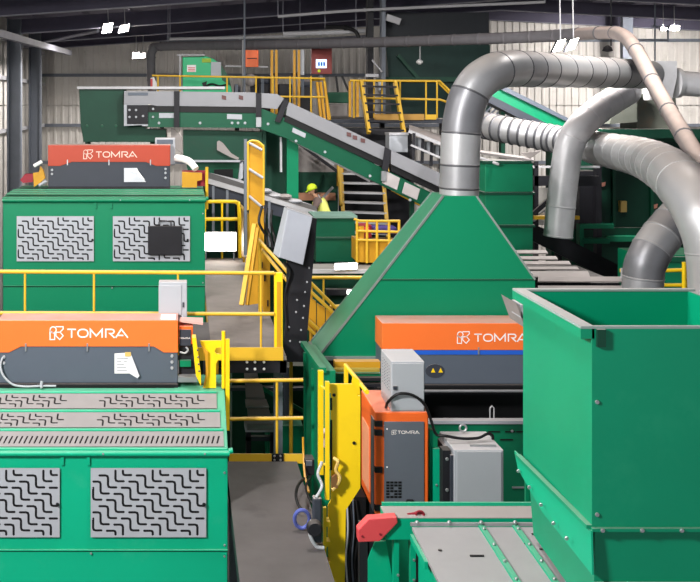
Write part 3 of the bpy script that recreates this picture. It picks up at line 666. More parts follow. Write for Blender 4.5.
duct('straight vertical duct hanging with an open end below the upper ducts', [P(558, 237, 20.8), P(561, 205, 20.8), P(565, 170, 20.8), P(570, 145, 20.8), P(581, 126, 20.9), P(600, 109, 21.4), P(619, 97, 22.0), P(628, 92, 22.5)], .29, DUCTD, [.005, .13, .42, .55, .66, .78, .90])
duct('thin dusty hose running under the roof and sloping down at right', [P(152, 95, 33), P(151, 60, 33), P(153, 50, 33), P(162, 46.5, 33), P(250, 45, 31), P(350, 43, 29), P(450, 40, 26.5), P(540, 36.5, 24.5), P(600, 33, 22.6), P(622, 35, 21.4), P(637, 52, 20.2), P(658, 92, 18.5), P(690, 146, 16.15), P(705, 169, 15.4)], .145, [HOSED]*22+[HOSE]*8,
     [.02+.03*k for k in range(24)]+[.78, .84, .9, .95], 'hose', 6, n=14, br=1.08, bw=.06)
t = thing('duct_transition', 'square grey transition box with round stub at the right end of the upper duct', 'duct', P(668, 100, 22.4))
MB().pxprism([(650, 61), (677, 61), (677, 76), (672, 100), (654, 100)], 22.4, .5).build('box', DUCTD, t)
MB().tube([P(676, 83, 22.6), P(720, 86, 22.6)], [.28, .28], 20).build('stub', DUCTD, t)
MB().tube([P(675, 83, 22.6), P(679, 83, 22.6)], .34, 20).build('collar', DUCT, t)
t = thing('rusty_box', 'rust stained grey housing below the upper duct', 'housing', P(640, 132, 23))
MB().pxprism([(616, 88), (637, 92), (637, 122), (610, 124)], 23, .8).build('flap', RUST, t)
MB().pxprism([(637, 94), (676, 94), (676, 130), (637, 130)], 23.2, .9).build('body', RUST, t)
B(X(600, 23), X(700, 23), 22.9, 24, Z(138, 23), Z(129, 23)).build('base', GREEN4, t)
# ------------------------------------------------------------------ right sorter under the hood
t = thing('sorting_machine', 'green sorter body below the extraction hood', 'machine', (3.6, 14.3, 0))
MB().prism([(1.80, 13.0, 0.5), (1.80, 13.0, H-3.45), (1.80, 15.04, H-3.6), (1.80, 15.04, .5)], (.16, 0, 0)).build('end_box', GREEN2, t, .01)
MB().prism([(1.74, 12.94, H-3.47), (1.74, 12.94, H-3.40), (1.74, 15.04, H-3.55), (1.74, 15.04, H-3.62)], (.09, 0, 0)).build('top_flange', GREEN2, t)
for y in (13.02, 14.0, 14.9): B(1.77, 1.80, y, y+.08, .6, H-3.7).build('side_flange', GREEN2, t)
B(2.75, 5.7, 14.25, 14.32, 1.0, Z(422, 14.25)).build('front_wall', GREEN2, t)
B(2.75, 5.7, 14.20, 14.34, Z(423, 14.25), Z(420, 14.25)).build('wall_cap', LGREY, t)
B(1.97, 5.7, 15.25, 15.28, 1.0, Z(361.5, 15.2)).build('dark_back', BLACK, t)  # black panel puts in the inner dark of the cavity by colour
B(2.85, 5.7, 14.72, 15.2, Z(393, 14.8), Z(388, 14.8)).build('valve_rail', BLACKD, t)
MB().tube([P(424, 391, 14.6), P(530, 391, 14.6)], .02, 8).build('rod', STEEL, t)
MB().tube([P(x, y, 14.58) for x, y in ((490, 408), (490, 418), (492, 420), (494, 418), (494, 408), (492, 406), (490, 408))], .010, 6).build('hook', WSTEEL, t)
for (x, y, l) in ((488, 431, 12), (505, 431, 10), (500, 439, 13), (516, 431, 8)): B(X(x, 14.25), X(x+l, 14.25), 14.24, 14.25, Z(y+1.2, 14.25), Z(y, 14.25)).build('slot', BLACK, t)
bolts(t, [P(512, 431, 14.24), P(524, 424, 14.24)], .02)
B(X(512, 14.25), X(524, 14.25), 14.235, 14.25, Z(488, 14.25), Z(486.5, 14.25)).build('handle', STEEL, t)
bolts(t, [(1.80+.30, 12.985, H-3.9), (1.80+.30, 12.985, H-4.4), (1.80+.1, 12.985, H-4.1)], .014)
Yg = 14.7
gb, gx0, gx1, gzt, gzb = sensor_bar('orange sensor unit with blue stripe below the green extraction hood', Yg, 382, 548, 323, 350, 350, 384, .55, ORANGE, LETTER, 474, 341.5, .118, 457, .122, stripe=354.5, steps=False)
o = MB().pxprism([(427+8+6*math.cos(a)*1.6, 371+7*math.sin(a)) for a in [2*math.pi*k/16 for k in range(16)]], Yg-.008, .01).build('warning_plate', DARK, gb)
for x in (436.5-3.5, 436.5+4): 
    MB().pxprism([(x-2, 372.5), (x+2.4, 372.5), (x+.2, 368)], Yg-.012, .004).build('warning_triangle', YEL, gb)
# yellow ledge bars between hood and gate
t = thing('ledge_bars', 'yellow ledge beam and steel bars at the foot of the hood', 'beam', P(355, 368, 14.2))
B(X(334, 14.4), X(379, 14.4), 14.3, 14.45, Z(366.5, 14.4), Z(360, 14.4)).build('yellow_beam', YEL3, t)
B(X(326.8, 14), X(379, 14), 13.95, 14.05, Z(371, 14), Z(368.5, 14)).build('steel_bar', mat('olive_bar', (160, 140, 60), .5), t)
B(X(325, 14.1), X(380, 14.1), 14.05, 14.2, Z(384, 14.1), Z(373, 14.1)).build('green_bar', GREEN2, t)
for k in range(3): B(X(352, 14), X(382, 14), 13.9, 14.0, Z(379+k*6, 14), Z(376+k*6, 14)).build('shaft', BLACKD, t)

# ------------------------------------------------------------------ right yellow gate
t = thing('safety_gate', 'bright yellow safety gate plate left of the orange cabinet', 'gate', P(345, 582, 11.2))
MB().pxprism([(329, 384), (352, 384), (358, 396), (360.5, 396), (360.5, 488), (346, 510), (344.5, 600), (328, 600), (328, 506), (331, 500), (331, 392), (329, 392)], 11.2, .03).build('plate', YEL, t, .003)
B(X(325.5, 11.1), X(329.5, 11.1), 11.1, 11.15, Z(500, 11.1), Z(382, 11.1)).build('bar', YEL, t)
B(X(318.5, 11.9), X(323.5, 11.9), 11.9, 11.96, Z(475, 11.9), Z(371, 11.9)).build('bar', YEL, t)
for y in (392, 468): MB().tube([P(321, y-6, 11.93), P(330, y, 11.2)], .014, 6).build('crosspiece', YEL, t)
for (y0, y1) in ((398, 410), (420, 470)): B(X(330.2, 11.19), X(332.2, 11.19), 11.185, 11.199, Z(y1, 11.19), Z(y0, 11.19)).build('slot', BLACK, t)
MB().tube([P(345.5, 365, 12.6), P(367, 392, 11.15)], .026, 10).build('hand_rail', YEL, t)
B(X(344.5, 12.5), X(347.5, 12.5), 12.45, 12.55, Z(385, 12.5), Z(366, 12.5)).build('rail_post', YEL, t)
MB().pxprism([(352, 383), (353, 376), (359, 380), (360.5, 396), (352, 396)], 11.5, .03).build('corner_plate', YEL, t)
bolts(t, [P(354, 443, 11.195), P(334, 395, 11.195)], .02, BLACK)
for y in (512, 532, 552): B(X(325, 11.1), X(330, 11.1), 11.08, 11.2, Z(y+14, 11.1), Z(y+9, 11.1)).build('rung', YEL, t)
B(X(323.5, 11.05), X(326.5, 11.05), 11.05, 11.1, Z(600, 11.05), Z(508, 11.05)).build('bar', YEL, t)
MB().tube(smoothpath([P(334, 458, 11.15), P(338, 462, 11.1), P(336, 470, 11.12), P(340, 478, 11.1), P(336, 486, 11.12), P(332, 490, 11.1)]), .02, 6).build('chain', TAN, t)
MB().pxprism([(331, 478), (337, 474), (338, 488), (332, 490)], 11.1, .04).build('padlock', mat('brass', (150, 110, 70), .4, metal=.5), t)
# hoses, box, tape roll by the machine end
t = thing('switch_box', 'black switch box with drooping hoses at the end of the lower walkway', 'switch box', P(308, 462, 12.8))
B(X(304, 12.8), X(314, 12.8), 12.75, 12.93, Z(474, 12.8), Z(458, 12.8)).build('box', BLACKD, t, .01)
B(X(306, 12.75), X(312, 12.75), 12.73, 12.75, Z(464, 12.8), Z(459, 12.8)).build('lid', SLATE, t)
MB().tube(smoothpath([P(307, 476, 12.7), P(299, 484, 12.3), P(296, 495, 12.0), P(299, 506, 11.85), P(304, 511, 11.8)]), .018, 8).build('hose', CABLE, t)
MB().tube(smoothpath([P(311, 476, 12.7), P(306, 486, 12.3), P(309, 498, 12.0), P(314, 505, 11.9)]), .014, 8).build('hose', CABLE, t)
MB().tube(smoothpath([P(303, 437, 12.9), P(303.5, 455, 12.85), P(305, 476, 12.6), P(309, 492, 12.3)]), .014, 8).build('cord', YEL3, t)
t = thing('tape_roll', 'roll of blue tape lying beside the yellow safety gate', 'tape roll', P(303, 532, 11.4))
MB().tube([P(302+7.5*math.cos(a), 519+9*math.sin(a), 11.38+.04*math.sin(a)) for a in [2*math.pi*k/20 for k in range(21)]], .022, 8).build('roll', TAPE, t)
t = thing('air_regulator', 'dark air regulator with grey hoses behind the yellow safety gate', 'regulator', P(319, 545, 10.92))
MB().lathe(P(314.5, 528, 10.9), [(.0001, -.05), (.07, -.05), (.085, -.03), (.085, .04), (.0001, .05)], 16, 'Y').build('dial', BLACKD, t)
B(X(313, 10.98), X(322, 10.98), 10.97, 11.08, Z(543, 10.98), Z(498, 10.98)).build('body', DARK, t, .02)
MB().tube(smoothpath([P(316, 498, 10.98), P(322, 486, 11.1), P(318, 474, 11.15), P(322, 462, 11.22)]), .018, 8).build('hose', CABLEG, t)
MB().tube(smoothpath([P(312, 520, 10.93), P(310, 534, 10.92), P(316, 546, 10.92), P(324, 548, 10.92)]), .02, 8).build('hose', CABLEG, t)
o = B(X(320, 12.9), X(326, 12.9), 12.86, 12.98, Z(447, 12.9), Z(430, 12.9)).build('conduit_box', LGREY, None, .01); tag(o, 'small pale conduit box on the green sorter end wall', 'electrical box')
B(X(321, 12.86), X(325, 12.86), 12.85, 12.86, Z(437, 12.9), Z(432, 12.9)).build('lid', SLATE, o)

# ------------------------------------------------------------------ cabinets on the right
Yc = 11.5
t = thing('orange_cabinet', 'orange control cabinet with slate door in front of the sorter', 'cabinet', (X(401, Yc), Yc+.4, Z(516, Yc)))
for x_ in (378, 422): B(X(x_, Yc), X(x_+4, Yc), Yc+.1, Yc+.7, 0, Z(515.5, Yc)).build('leg', BLACKD, t)
cx0, cx1, cz0, cz1 = X(375, Yc), X(428.5, Yc), Z(515, Yc), Z(412, Yc)
B(cx0, cx1, Yc, Yc+.9, cz0, cz1).build('shell', ORANGE3, t, .015)
B(X(384, Yc), X(424, Yc), Yc-.012, Yc+.02, Z(507, Yc), Z(421.5, Yc)).build('door', mat('door_slate', (92, 98, 108), .45, var=.06), t, .005)
B(cx0-.008, cx0+.01, Yc+.05, Yc+.22, cz0+.01, cz1-.10).build('side_strip', SLATE, t)
B(cx0-.006, cx0+.01, Yc+.35, Yc+.8, cz0+.12, cz1-.3).build('pale_patch', mat('pale_orange', (226, 150, 112), .6, var=.2), t)  # paler orange patch on the left side of the shell
for y in (423, 432, 469, 507): B(X(374.5, Yc), X(382, Yc), Yc-.03, Yc+.02, Z(y+3, Yc), Z(y-2.5, Yc)).build('hinge', BLACK, t)
lettering(t, X(397.5, Yc), Z(433.5, Yc), Yc-.014, .037, LETTER, X(391.5, Yc), .036)
random.seed(3)
for r in range(6):
    for c in range(4):
        if random.random() < .85: B(X(386+c*4, Yc), X(386+c*4+3.2, Yc), Yc-.016, Yc-.013, Z(481+r*2.9+2, Yc), Z(481+r*2.9, Yc)).build('print_mark', BLACK, t)
for x in (392, 406): B(X(x, Yc), X(x+7, Yc), Yc-.05, Yc, Z(509, Yc), Z(503-(x-392)*.3, Yc)).build('connector', BLACK, t, .008)
bolts(t, [P(387, 429, Yc-.012), P(387, 467, Yc-.012)], .008, WHITE)
t = thing('grey_box', 'pale grey vented box standing on top of the orange cabinet', 'cabinet', (X(408, Yc), Yc+.3, cz1))
bx0, bx1, bz1 = X(391.5, Yc), X(425, Yc), Z(362, Yc)
B(bx0, bx1, Yc+.02, Yc+.62, cz1+.001, bz1).build('shell', LGREY, t, .008)
B(bx0+.01, bx1-.01, Yc+.008, Yc+.02, cz1+.02, bz1-.02).build('door', LGREY, t, .003)
B(bx0+.02, bx0+.06, Yc-.01, Yc+.008, Z(389.5, Yc), Z(386, Yc)).build('latch', DARK, t)
for k in range(9): 
    for j in range(5): B(bx0-.004, bx0+.002, Yc+.12+j*.09, Yc+.15+j*.09, bz1-.08-k*.035, bz1-.07-k*.035).build('vent', SLATE, t)
t = thing('grey_cabinet', 'light grey cabinet with lifting eye right of the orange cabinet', 'cabinet', (X(475, 11.3), 11.7, Z(507, 11.3)))
Yq = 11.3; qx0, qx1, qz1 = X(454, Yq), X(503.5, Yq), Z(450, Yq)
B(qx0+.1, qx1-.1, Yq+.1, Yq+.5, 0, LD+.29).build('pedestal', BLACKD, t)
B(qx0, qx1, Yq, Yq+.65, LD+.3, qz1).build('shell', LGREY, t, .008)
B(qx0+.03, qx1-.025, Yq-.012, Yq, LD+.32, qz1-.015).build('door', LGREY, t, .003)
B(X(444, Yq), X(452, Yq), Yq+.05, Yq+.2, LD+.3, Z(452, Yq)).build('bracket', BLACKD, t)
B(X(451, Yq), X(454, Yq), Yq+.02, Yq+.6, LD+.3, Z(456, Yq)).build('side_channel', DARK, t)
bolts(t, [P(447, 459, Yq+.05), P(447, 490, Yq+.05)], .02)
ey = P(463, 428, 11.85)
MB().tube([ey+Vector((.04*math.cos(a), 0, .04*math.sin(a))) for a in [2*math.pi*k/14 for k in range(15)]], .012, 8).build('lifting_eye', STEEL, t)
MB().bar(P(470, 446, Yq+.12), P(496, 446, Yq+.1), .03, .03).build('lid_bar', STEEL, t)
o = MB().tube(smoothpath([P(386, 407.5, Yc+.1), P(388, 402, Yc+.02), P(398, 394, Yc-.05), P(412, 395, Yc-.05), P(424, 404, Yc-.02), P(431, 420, Yc), P(436, 434, Yc+.05), P(446, 436, Yc+.02), P(462, 438.5, Yc+.02), P(478, 438, Yc+.05), P(487, 434, Yc+.08), P(492, 435, Yc+.1), P(493, 439, Yc+.12)]), .017, 8).build('power_cable', CABLE)
tag(o, 'black cable looping from the orange cabinet to the grey cabinet', 'cable')
t = thing('green_post', 'slim green post between orange cabinet and grey cabinet', 'post', (X(434, 11.6), 11.65, LD))
B(X(429.5, 11.6), X(433, 11.6), 11.6, 11.72, 0, Z(430, 11.6)).build('web', GREEN, t); B(X(433, 11.55), X(440, 11.55), 11.55, 11.6, 0, Z(449, 11.55)).build('flange', GREEN, t)
bolts(t, [P(436.5, 485, 11.55)], .014)

# ------------------------------------------------------------------ foreground beam with red end cap and sloping plates
t = thing('guide_beam', 'green conveyor beam with red end cap in the right foreground', 'beam', (X(460, 10.2), 10.2, 0))
Yb = 10.2
B(X(386, Yb), X(565, Yb), Yb, Yb+.3, Z(540, Yb), Z(518.5, Yb)).build('box_beam', GREEN, t, .006)
B(X(388, Yb), X(565, Yb), Yb+.3, Yb+.33, Z(522, Yb), Z(514.5, Yb)).build('back_lip', GREEN, t)
B(X(386, Yb), X(565, Yb), Yb+.0, Yb+.3, Z(518.4, Yb), Z(517.8, Yb)).build('top_sheet', DUSTY, t)
MB().pxprism([(358, 530), (369, 519), (397, 517), (398, 523), (380, 541.5), (358.5, 542.5)], Yb-.04, .12).build('end_cap', RED, t, .01)
bolts(t, [P(362, 536, Yb-.042), P(380, 534, Yb-.042)], .012, DRED)
B(X(358, Yb+.3), X(366, Yb+.3), Yb+.2, Yb+.3, 2, Z(520, Yb+.3)).build('end_post', BLACKD, t)
for x in (395, 412): B(X(x, Yb), X(x+5, Yb), Yb+.05, Yb+.15, 2, Z(540, Yb)).build('leg', GREEN, t)
MB().pxprism([(375, 542), (386, 541), (396, 600), (368, 600), (368, 560)], Yb+.18, .03).build('side_sheet', GREEN, t)
bolts(t, [P(414, 560, Yb+.05), P(414, 580, Yb+.05), P(398, 575, Yb+.05)], .014)
o = MB().pxprism([(405, 515), (414, 513.5), (420, 511), (424, 513), (423, 516.5), (414, 517.5)], Yb+.08, .03).build('red_rag', DRED); tag(o, 'small dark red tie lying on the green beam', 'tie')
MB().tube([P(420+4*math.cos(a), 514+3*math.sin(a), Yb+.06) for a in [2*math.pi*k/12 for k in range(13)]], .010, 6).build('loop', DRED, o)
t = thing('sloping_cover', 'grey sheet conveyor cover with green ribs at the bottom right', 'conveyor cover', (X(500, 9.3), 9.0, 3.0))
zc = lambda y: H-4.20-.04*(9.95-y)/1.0
xl = X(412, 9.95)
def sheet(x0, x1, m, nm, dz=0., th=.03, y0=7.6, y1=9.95):
    return MB().hexa([(x0, y0, zc(y0)-th), (x1, y0, zc(y0)-th), (x1, y1, zc(y1)-th), (x0, y1, zc(y1)-th), (x0, y0, zc(y0)+dz), (x1, y0, zc(y0)+dz), (x1, y1, zc(y1)+dz), (x0, y1, zc(y1)+dz)]).build(nm, m, t)
r1, r2, r3 = X(481, 9.95), X(515, 9.95), X(556, 9.95)
SHT = mat('cover_sheet', (158, 154, 156), .5, metal=.1, var=.08, vscale=4, wear=.12, wearc=(120, 112, 108))
sheet(xl, r1, SHT, 'sheet'); sheet(r1, r2, SHT, 'sheet'); sheet(r2, r3+.6, SHT, 'sheet')
for r_ in (r1, r2):
    rb_ = sheet(r_-.025, r_+.03, GREEN, 'rib', .022)
    for k in range(5):
        y = 9.85-k*.32; MB().ball((r_, y, zc(y)+.03), .016, 8, 5).build('bolt', STEEL, rb_)
MB().bar((xl-.01, 9.97, zc(9.95)+.02), (r3, 9.97, zc(9.95)+.02), .03, .03).build('edge_strip', STEEL, t)
for x in (xl+.05, xl+.37, r1, r2, r3-.05): MB().ball((x, 9.95, zc(9.95)+.045), .022, 8, 5).build('bolt', STEEL, t)
for (x, y, r) in ((440, 552, .018), (483+43, 546, .018), (533, 537, .016), (541, 551, .016)): 
    yy = 4.23*F/(y-VY); MB().lathe((X(x, yy), yy, zc(yy)+.004), [(.0001, .01), (r, .008), (r, 0)], 8).build('hole', BLACKD, t)
MB().bar((X(470, 9.35), 9.35, zc(9.35)+.01), (X(484, 9.35), 9.35, zc(9.35)+.01), .015, .015).build('hook', BLACKD, t)
for (x, y) in ((413, 536), (416, 556)): B(xl-.03, xl, 9.3, 9.9, zc(9.5)-.1, zc(9.5)-.03).build('side_flange', GREEN, t) if y == 536 else None
B(xl+.04, r3+.5, 7.7, 9.85, 2.0, zc(7.7)-.06).build('trough', GREEN, t)

# ------------------------------------------------------------------ big hopper at the right edge
t = thing('hopper', 'large open topped green hopper at the right edge', 'hopper', (4.0, 8.8, 2.0))
hx0, hx1, hy0, hy1, hz0, hz1 = 3.256, 4.85, 8.0, 9.63, H-3.376, H-1.77
th = .02
B(hx0, hx0+th, hy0, hy1, hz0, hz1-.02).build('left_wall', HOPG, t)
B(hx0+th, hx1, hy0, hy0+th, hz0, hz1-.02).build('front_wall', HOPG, t)
B(hx0+th, hx1, hy1-th, hy1, hz0, hz1-.02).build('back_wall', HOPG, t)
B(hx1-th, hx1, hy0+th, hy1-th, hz0, hz1-.02).build('right_wall', HOPG, t)
RIM = mat('hopper_rim', (140, 156, 152), .5, dust=.8, dustc=(186, 180, 178))
B(hx0-.09, hx0+th, hy0-.0, hy1+.04, hz1-.02, hz1).build('left_rim', RIM, t); 
B(hx0-.09, hx0+th, hy0-.0, hy0+.02, hz1-.10, hz1-.021).build('rim_return', HOPG, t)
B(hx0-.09, hx0-.07, hy0+.021, hy1+.04, hz1-.10, hz1-.021).build('rim_lip', HOPG, t)
B(hx0+th, hx1+.05, hy0-.0, hy0+.035, hz1-.02, hz1).build('front_rim', RIM, t); B(hx0+th, hx1+.05, hy1-.03, hy1+.04, hz1-.02, hz1).build('back_rim', RIM, t)
B(hx0+.03, hx0+.10, hy0-.03, hy0, hz1-.16, hz1-.02).build('corner_gusset', GREEN4, t)
# lower section
hz2 = H-3.82
MB().hexa([(hx0+.02, hy0+.02, H-4.14), (hx1, hy0+.02, H-4.14), (hx1, hy1, H-4.14), (hx0+.1, hy1, H-4.14), (hx0+.03, hy0+.02, hz0-.025), (hx1, hy0+.02, hz0-.025), (hx1, hy1, hz0-.025), (hx0+.04, hy1, hz0-.025)]).build('lower_chute', HOPG, t)
B(hx0-.01, hx1, hy0-.035, hy0+.02, hz0-.025, hz0).build('joint_flange', HOPG, t)
B(hx0+.02, hx1, hy0-.03, hy0+.02, hz2-.02, hz2).build('joint_flange', HOPG, t)
bolts(t, [(hx0+.07+k*.315, hy0-.035, hz0-.012) for k in range(5)]+[(hx0+.12+k*.3, hy0-.03, hz2-.01) for k in range(5)]+[(hx0+.04, hy0-.0, hz0+.1), (hx0+.04, hy0, hz0+1.0)], .018)
MB().prism([(hx0-.06, hy1+.08, hz0+.02), (hx0-.02, hy0-.03, hz0-.02), (hx0-.02, hy0-.05, hz0-.36), (hx0-.04, 9.0, hz0-.29), (hx0-.06, 9.6, hz0-.12)], (.015, 0, 0)).build('side_skirt', GREEN, t)
MB().bar((hx0-.05, hy1, hz0+.0), (hx0-.02, hy0, hz0-.0), .05, .03).build('skirt_flange', HOPG, t)
bolts(t, [(hx0-.09, 9.5-.3*k, hz0-.10-.04*min(k, 3)) for k in range(5)], .018)
t = thing('flap_plate', 'dusty tilted plate between the sensor unit and the hopper', 'plate', P(522, 325, 10.6))
MB().prism([P(516, 303, 10.6), P(519.5, 306, 10.6), P(527, 326, 10.6), P(525, 328, 10.6)], (0, .5, 0)).build('plate', DUSTY, t)
B(X(521, 10.6), X(528, 10.6), 10.6, 10.9, Z(318, 10.6), Z(305, 10.6)).build('block', LGREY, t)
MB().prism([P(523.5, 309, 10.59), P(525.5, 312, 10.59), P(524.5, 314, 10.59), P(526.5, 318, 10.59), P(523.5, 314, 10.59)], (0, .008, 0)).build('mark', BLACK, t)
MB().bar(P(527, 328, 10.85), (X(527, 10.85), 10.85, 0), .04, .04).build('stay', GREEN2, t)
# dusty stacked cover sheets behind the hopper
t = thing('sheet_stack', 'stack of dusty grey cover sheets behind the hopper', 'sheet stack', P(575, 292, 16.5))
rows = [(250, 253, 546, 18.6), (256, 259, 556, 18.2), (261, 264, 569, 17.8), (266.5, 269, 577, 17.4), (271, 276.5, 588, 17.0), (276.5, 281, 630, 16.6), (285.5, 288, 630, 16.2), (291, 293, 608, 15.9)]
for k, (y0, y1, xr, Yk) in enumerate(rows):
    xa = 538 if Yk < 16.9 else 500
    MB().hexa([P(xa, y1+1.2, Yk-.28), P(xr+2, y1+1.2, Yk-.28), P(xr+2, y1+.2, Yk+.1), P(xa, y1+.2, Yk+.1), P(xa, y1, Yk-.28), P(xr+2, y1, Yk-.28), P(xr, y0, Yk+.1), P(xa, y0, Yk+.1)]).build('sheet', DUSTY, t)
B(X(626, 16.3), X(630, 16.3), 16.25, 16.5, Z(293, 16.3), Z(270, 16.3)).build('end_strip', WSTEEL, t)
B(X(503, 16.9), X(620, 16.9), 16.9, 18.8, 0, Z(283, 16.9)).build('housing', BLACKD, t)
t = thing('dark_void_box', 'black box put in as the dark void behind the notch of the yellow safety gate', 'cabinet', (X(354, 12.0), 12.1, 0))
B(X(338, 12.0), X(366, 12.0), 12.0, 12.3, 0, Z(497, 12.0)).build('body', BLACK, t)  # black box added to fill the dark void beside the gate
for k in range(4): MB().tube(smoothpath([P(347+3*k, 500, 11.97), P(348+3*k+k % 2*2, 530, 11.95), P(346+3*k, 560, 11.97), P(348+3*k, 590, 11.97)], 4), .012, 6).build('cable', (CABLEG, CABLE, SLATE, CABLE)[k], t)
# ------------------------------------------------------------------ inclined conveyor in the back
Yk = 24.0
t = thing('inclined_conveyor', 'green conveyor with grey side covers sloping down behind the hood', 'conveyor', P(260, 128, Yk))
MB().pxprism([(147, 106), (258, 107), (283, 117), (390, 172), (446, 200), (446, 217), (420, 204), (371, 180), (288, 139), (258, 128), (147, 127)], Yk, .9).build('frame', GREEN3, t)
for pts in ([(124, 91), (174, 91.5), (174, 106), (157, 106), (150, 104.5), (124, 104.5)], [(179, 91.5), (256, 92.5), (256, 107), (179, 106)], [(261, 93), (277, 94), (284, 98.5), (277, 109), (261, 107.5)], [(288, 101.5), (385, 147), (385, 161), (286, 115)], [(391, 150), (446, 176), (446, 190), (391, 164)]):
    MB().pxprism(pts, Yk-.06, .5).build('side_cover', COVERG, t)
for pts in ([(147, 105), (174, 106), (174, 112), (147, 112)], [(179, 106), (256, 107), (256, 113), (179, 112)], [(286, 115), (385, 161), (385, 168), (284, 121)], [(391, 164), (446, 190), (446, 197), (391, 171)]):
    MB().pxprism(pts, Yk-.03, .2).build('belt_edge', BLACK, t)
for pts in ([(174, 91), (179.5, 91), (179.5, 127), (174, 127)], [(256, 93), (261.5, 93.5), (261.5, 117), (256, 117)], [(284, 99), (289, 101.5), (280, 123), (275, 121)], [(385, 147), (391, 150), (388, 172), (382, 169)]):
    b = MB().pxprism(pts, Yk-.1, .15).build('bracket', BLACKD, t)
for x, y in ((258.7, 122), (384, 176)): MB().pxprism([(x-2.5, y-5), (x+2.5, y-5), (x+2.5, y+5), (x-2.5, y+5)], Yk-.08, .08).build('clamp', STEEL, t)
for (pts) in ([(159, 113), (174, 113), (174, 118), (159, 118)], [(227, 114), (242, 114.5), (242, 119.5), (227, 119)], [(293, 127.5), (306, 133.5), (305, 138), (292, 132)]): MB().pxprism(pts, Yk-.02, .03).build('name_plate', LGREY, t)
for pts in ([(386, 171), (400, 178), (397, 190), (382, 183)], [(405, 182), (420, 189), (417, 200), (402, 193)]): MB().pxprism(pts, Yk-.02, .03).build('guard_plate', mat('pale_plate', (176, 170, 170), .6), t)
for (x, y) in ((128, 93), (131, 93)): pass
MB().pxprism([(128, 92.5), (148, 92.5), (148, 95.5), (128, 95.5)], Yk-.07, .02).build('vent_grille', SLATE, t)
for (a, b) in ((352, 133.5), (358, 136.5)), : pass
for (x, y) in ((349, 134), (355, 137), (363, 140), (224, 97), (241, 97)): MB().pxprism([(x-2.2, y-2), (x+2.2, y-1), (x+2.2, y+3), (x-2.2, y+2)], Yk-.075, .03).build('handle', mat('maroon', (92, 62, 62), .6), t)
bolts(t, [P(x, y, Yk-.005) for x, y in ((159, 123), (200, 123), (232, 123), (238, 123), (245, 123), (296, 141), (325, 152), (268, 124), (370, 176), (410, 200))], .035, LGREY)
MB().pxprism([(124, 104.5), (148, 104.5), (148, 126), (142, 126), (142, 125), (124, 126)], Yk-.05, .06).build('end_plate', LGREY, t)
MB().pxprism([(127, 105), (148, 105), (148, 124), (127, 124)], Yk-.07, .03).build('bearing_plate', BLACKD, t)
bolts(t, [P(x, y, Yk-.075) for x in (129.5, 136) for y in (110, 117)]+[P(143, 116, Yk-.075), P(153, 109, Yk-.04), P(153, 117, Yk-.04)], .03, LGREY)
MB().tube([P(290, 139, Yk+.1), P(370, 181, Yk+.1)], .03, 8).build('return_bar', WSTEEL, t)
for x in (262, 410): B(X(x, Yk+.4), X(x+4, Yk+.4), Yk+.35, Yk+.5, 0, Z(128 if x < 300 else 200, Yk+.4)).build('leg', GREEN4, t)
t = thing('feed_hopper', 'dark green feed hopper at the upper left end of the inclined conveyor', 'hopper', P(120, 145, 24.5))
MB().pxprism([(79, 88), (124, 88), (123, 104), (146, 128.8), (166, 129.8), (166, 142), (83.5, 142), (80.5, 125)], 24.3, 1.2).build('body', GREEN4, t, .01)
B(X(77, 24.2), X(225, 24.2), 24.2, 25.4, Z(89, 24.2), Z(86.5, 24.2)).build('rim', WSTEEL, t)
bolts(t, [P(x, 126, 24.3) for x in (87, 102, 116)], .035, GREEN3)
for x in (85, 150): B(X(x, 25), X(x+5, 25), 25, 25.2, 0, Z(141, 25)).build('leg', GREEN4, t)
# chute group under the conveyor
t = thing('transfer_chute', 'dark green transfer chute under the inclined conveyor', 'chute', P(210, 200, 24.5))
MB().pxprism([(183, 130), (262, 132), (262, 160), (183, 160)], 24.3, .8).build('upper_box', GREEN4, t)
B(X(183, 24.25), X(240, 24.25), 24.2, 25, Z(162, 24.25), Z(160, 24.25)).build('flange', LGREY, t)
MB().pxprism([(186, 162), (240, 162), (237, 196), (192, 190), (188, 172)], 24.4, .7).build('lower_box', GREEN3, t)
MB().pxprism([(214, 169.5), (233, 169), (233, 184), (214, 184)], 24.37, .05).build('window', BLACK, t)
MB().pxprism([(171, 128), (175, 129), (182, 137), (182, 154), (177, 150), (171, 146)], 24.2, .06).build('pale_sheet', DUSTY, t)
MB().pxprism([(217, 142), (219, 140.5), (223, 143), (231, 153), (239, 158), (238, 160), (230, 157), (217, 150)], 24.2, .06).build('pale_sheet', DUSTY, t)
MB().pxprism([(240, 164), (243, 162), (243, 178), (238, 182)], 24.2, .2).build('pale_sheet', LGREY, t)
B(X(262, 25.5), X(286, 25.5), 25.4, 26.2, 0, Z(128, 25.5)).build('leg_box', GREEN4, t)
B(X(190, 25), X(235, 25), 25, 25.2, 0, Z(190, 25)).build('support', GREEN4, t)
o = thing('support_column', 'green square column below the bend of the inclined conveyor', 'column', P(292, 215, 24.4))
B(X(286.5, 24.4), X(298, 24.4), 24.3, 24.6, 0, Z(134, 24.4)).build('shaft', GREEN2, o); B(X(284, 24.4), X(300, 24.4), 24.28, 24.62, Z(138, 24.4), Z(135, 24.4)).build('cap', GREEN3, o)
MB().tube([P(281, 137, 24.2), P(281, 172, 24.2)], .03, 8).build('conduit', WSTEEL, o)
t = thing('backdrop_machine', 'dark machine bay with pale sheets and steel braces below the conveyor', 'machine', P(320, 230, 26.5))
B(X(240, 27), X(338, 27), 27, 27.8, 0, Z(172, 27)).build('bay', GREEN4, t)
B(X(339, 28), X(412, 28), 28, 28.1, 0, Z(128, 28)).build('shade_sheet', BLACKD, t)  # dark sheet added to darken the view behind the stairs
MB().pxprism([(297, 145), (350, 172), (297, 172)], 27, .1).build('pale_sheet', DUSTY, t)
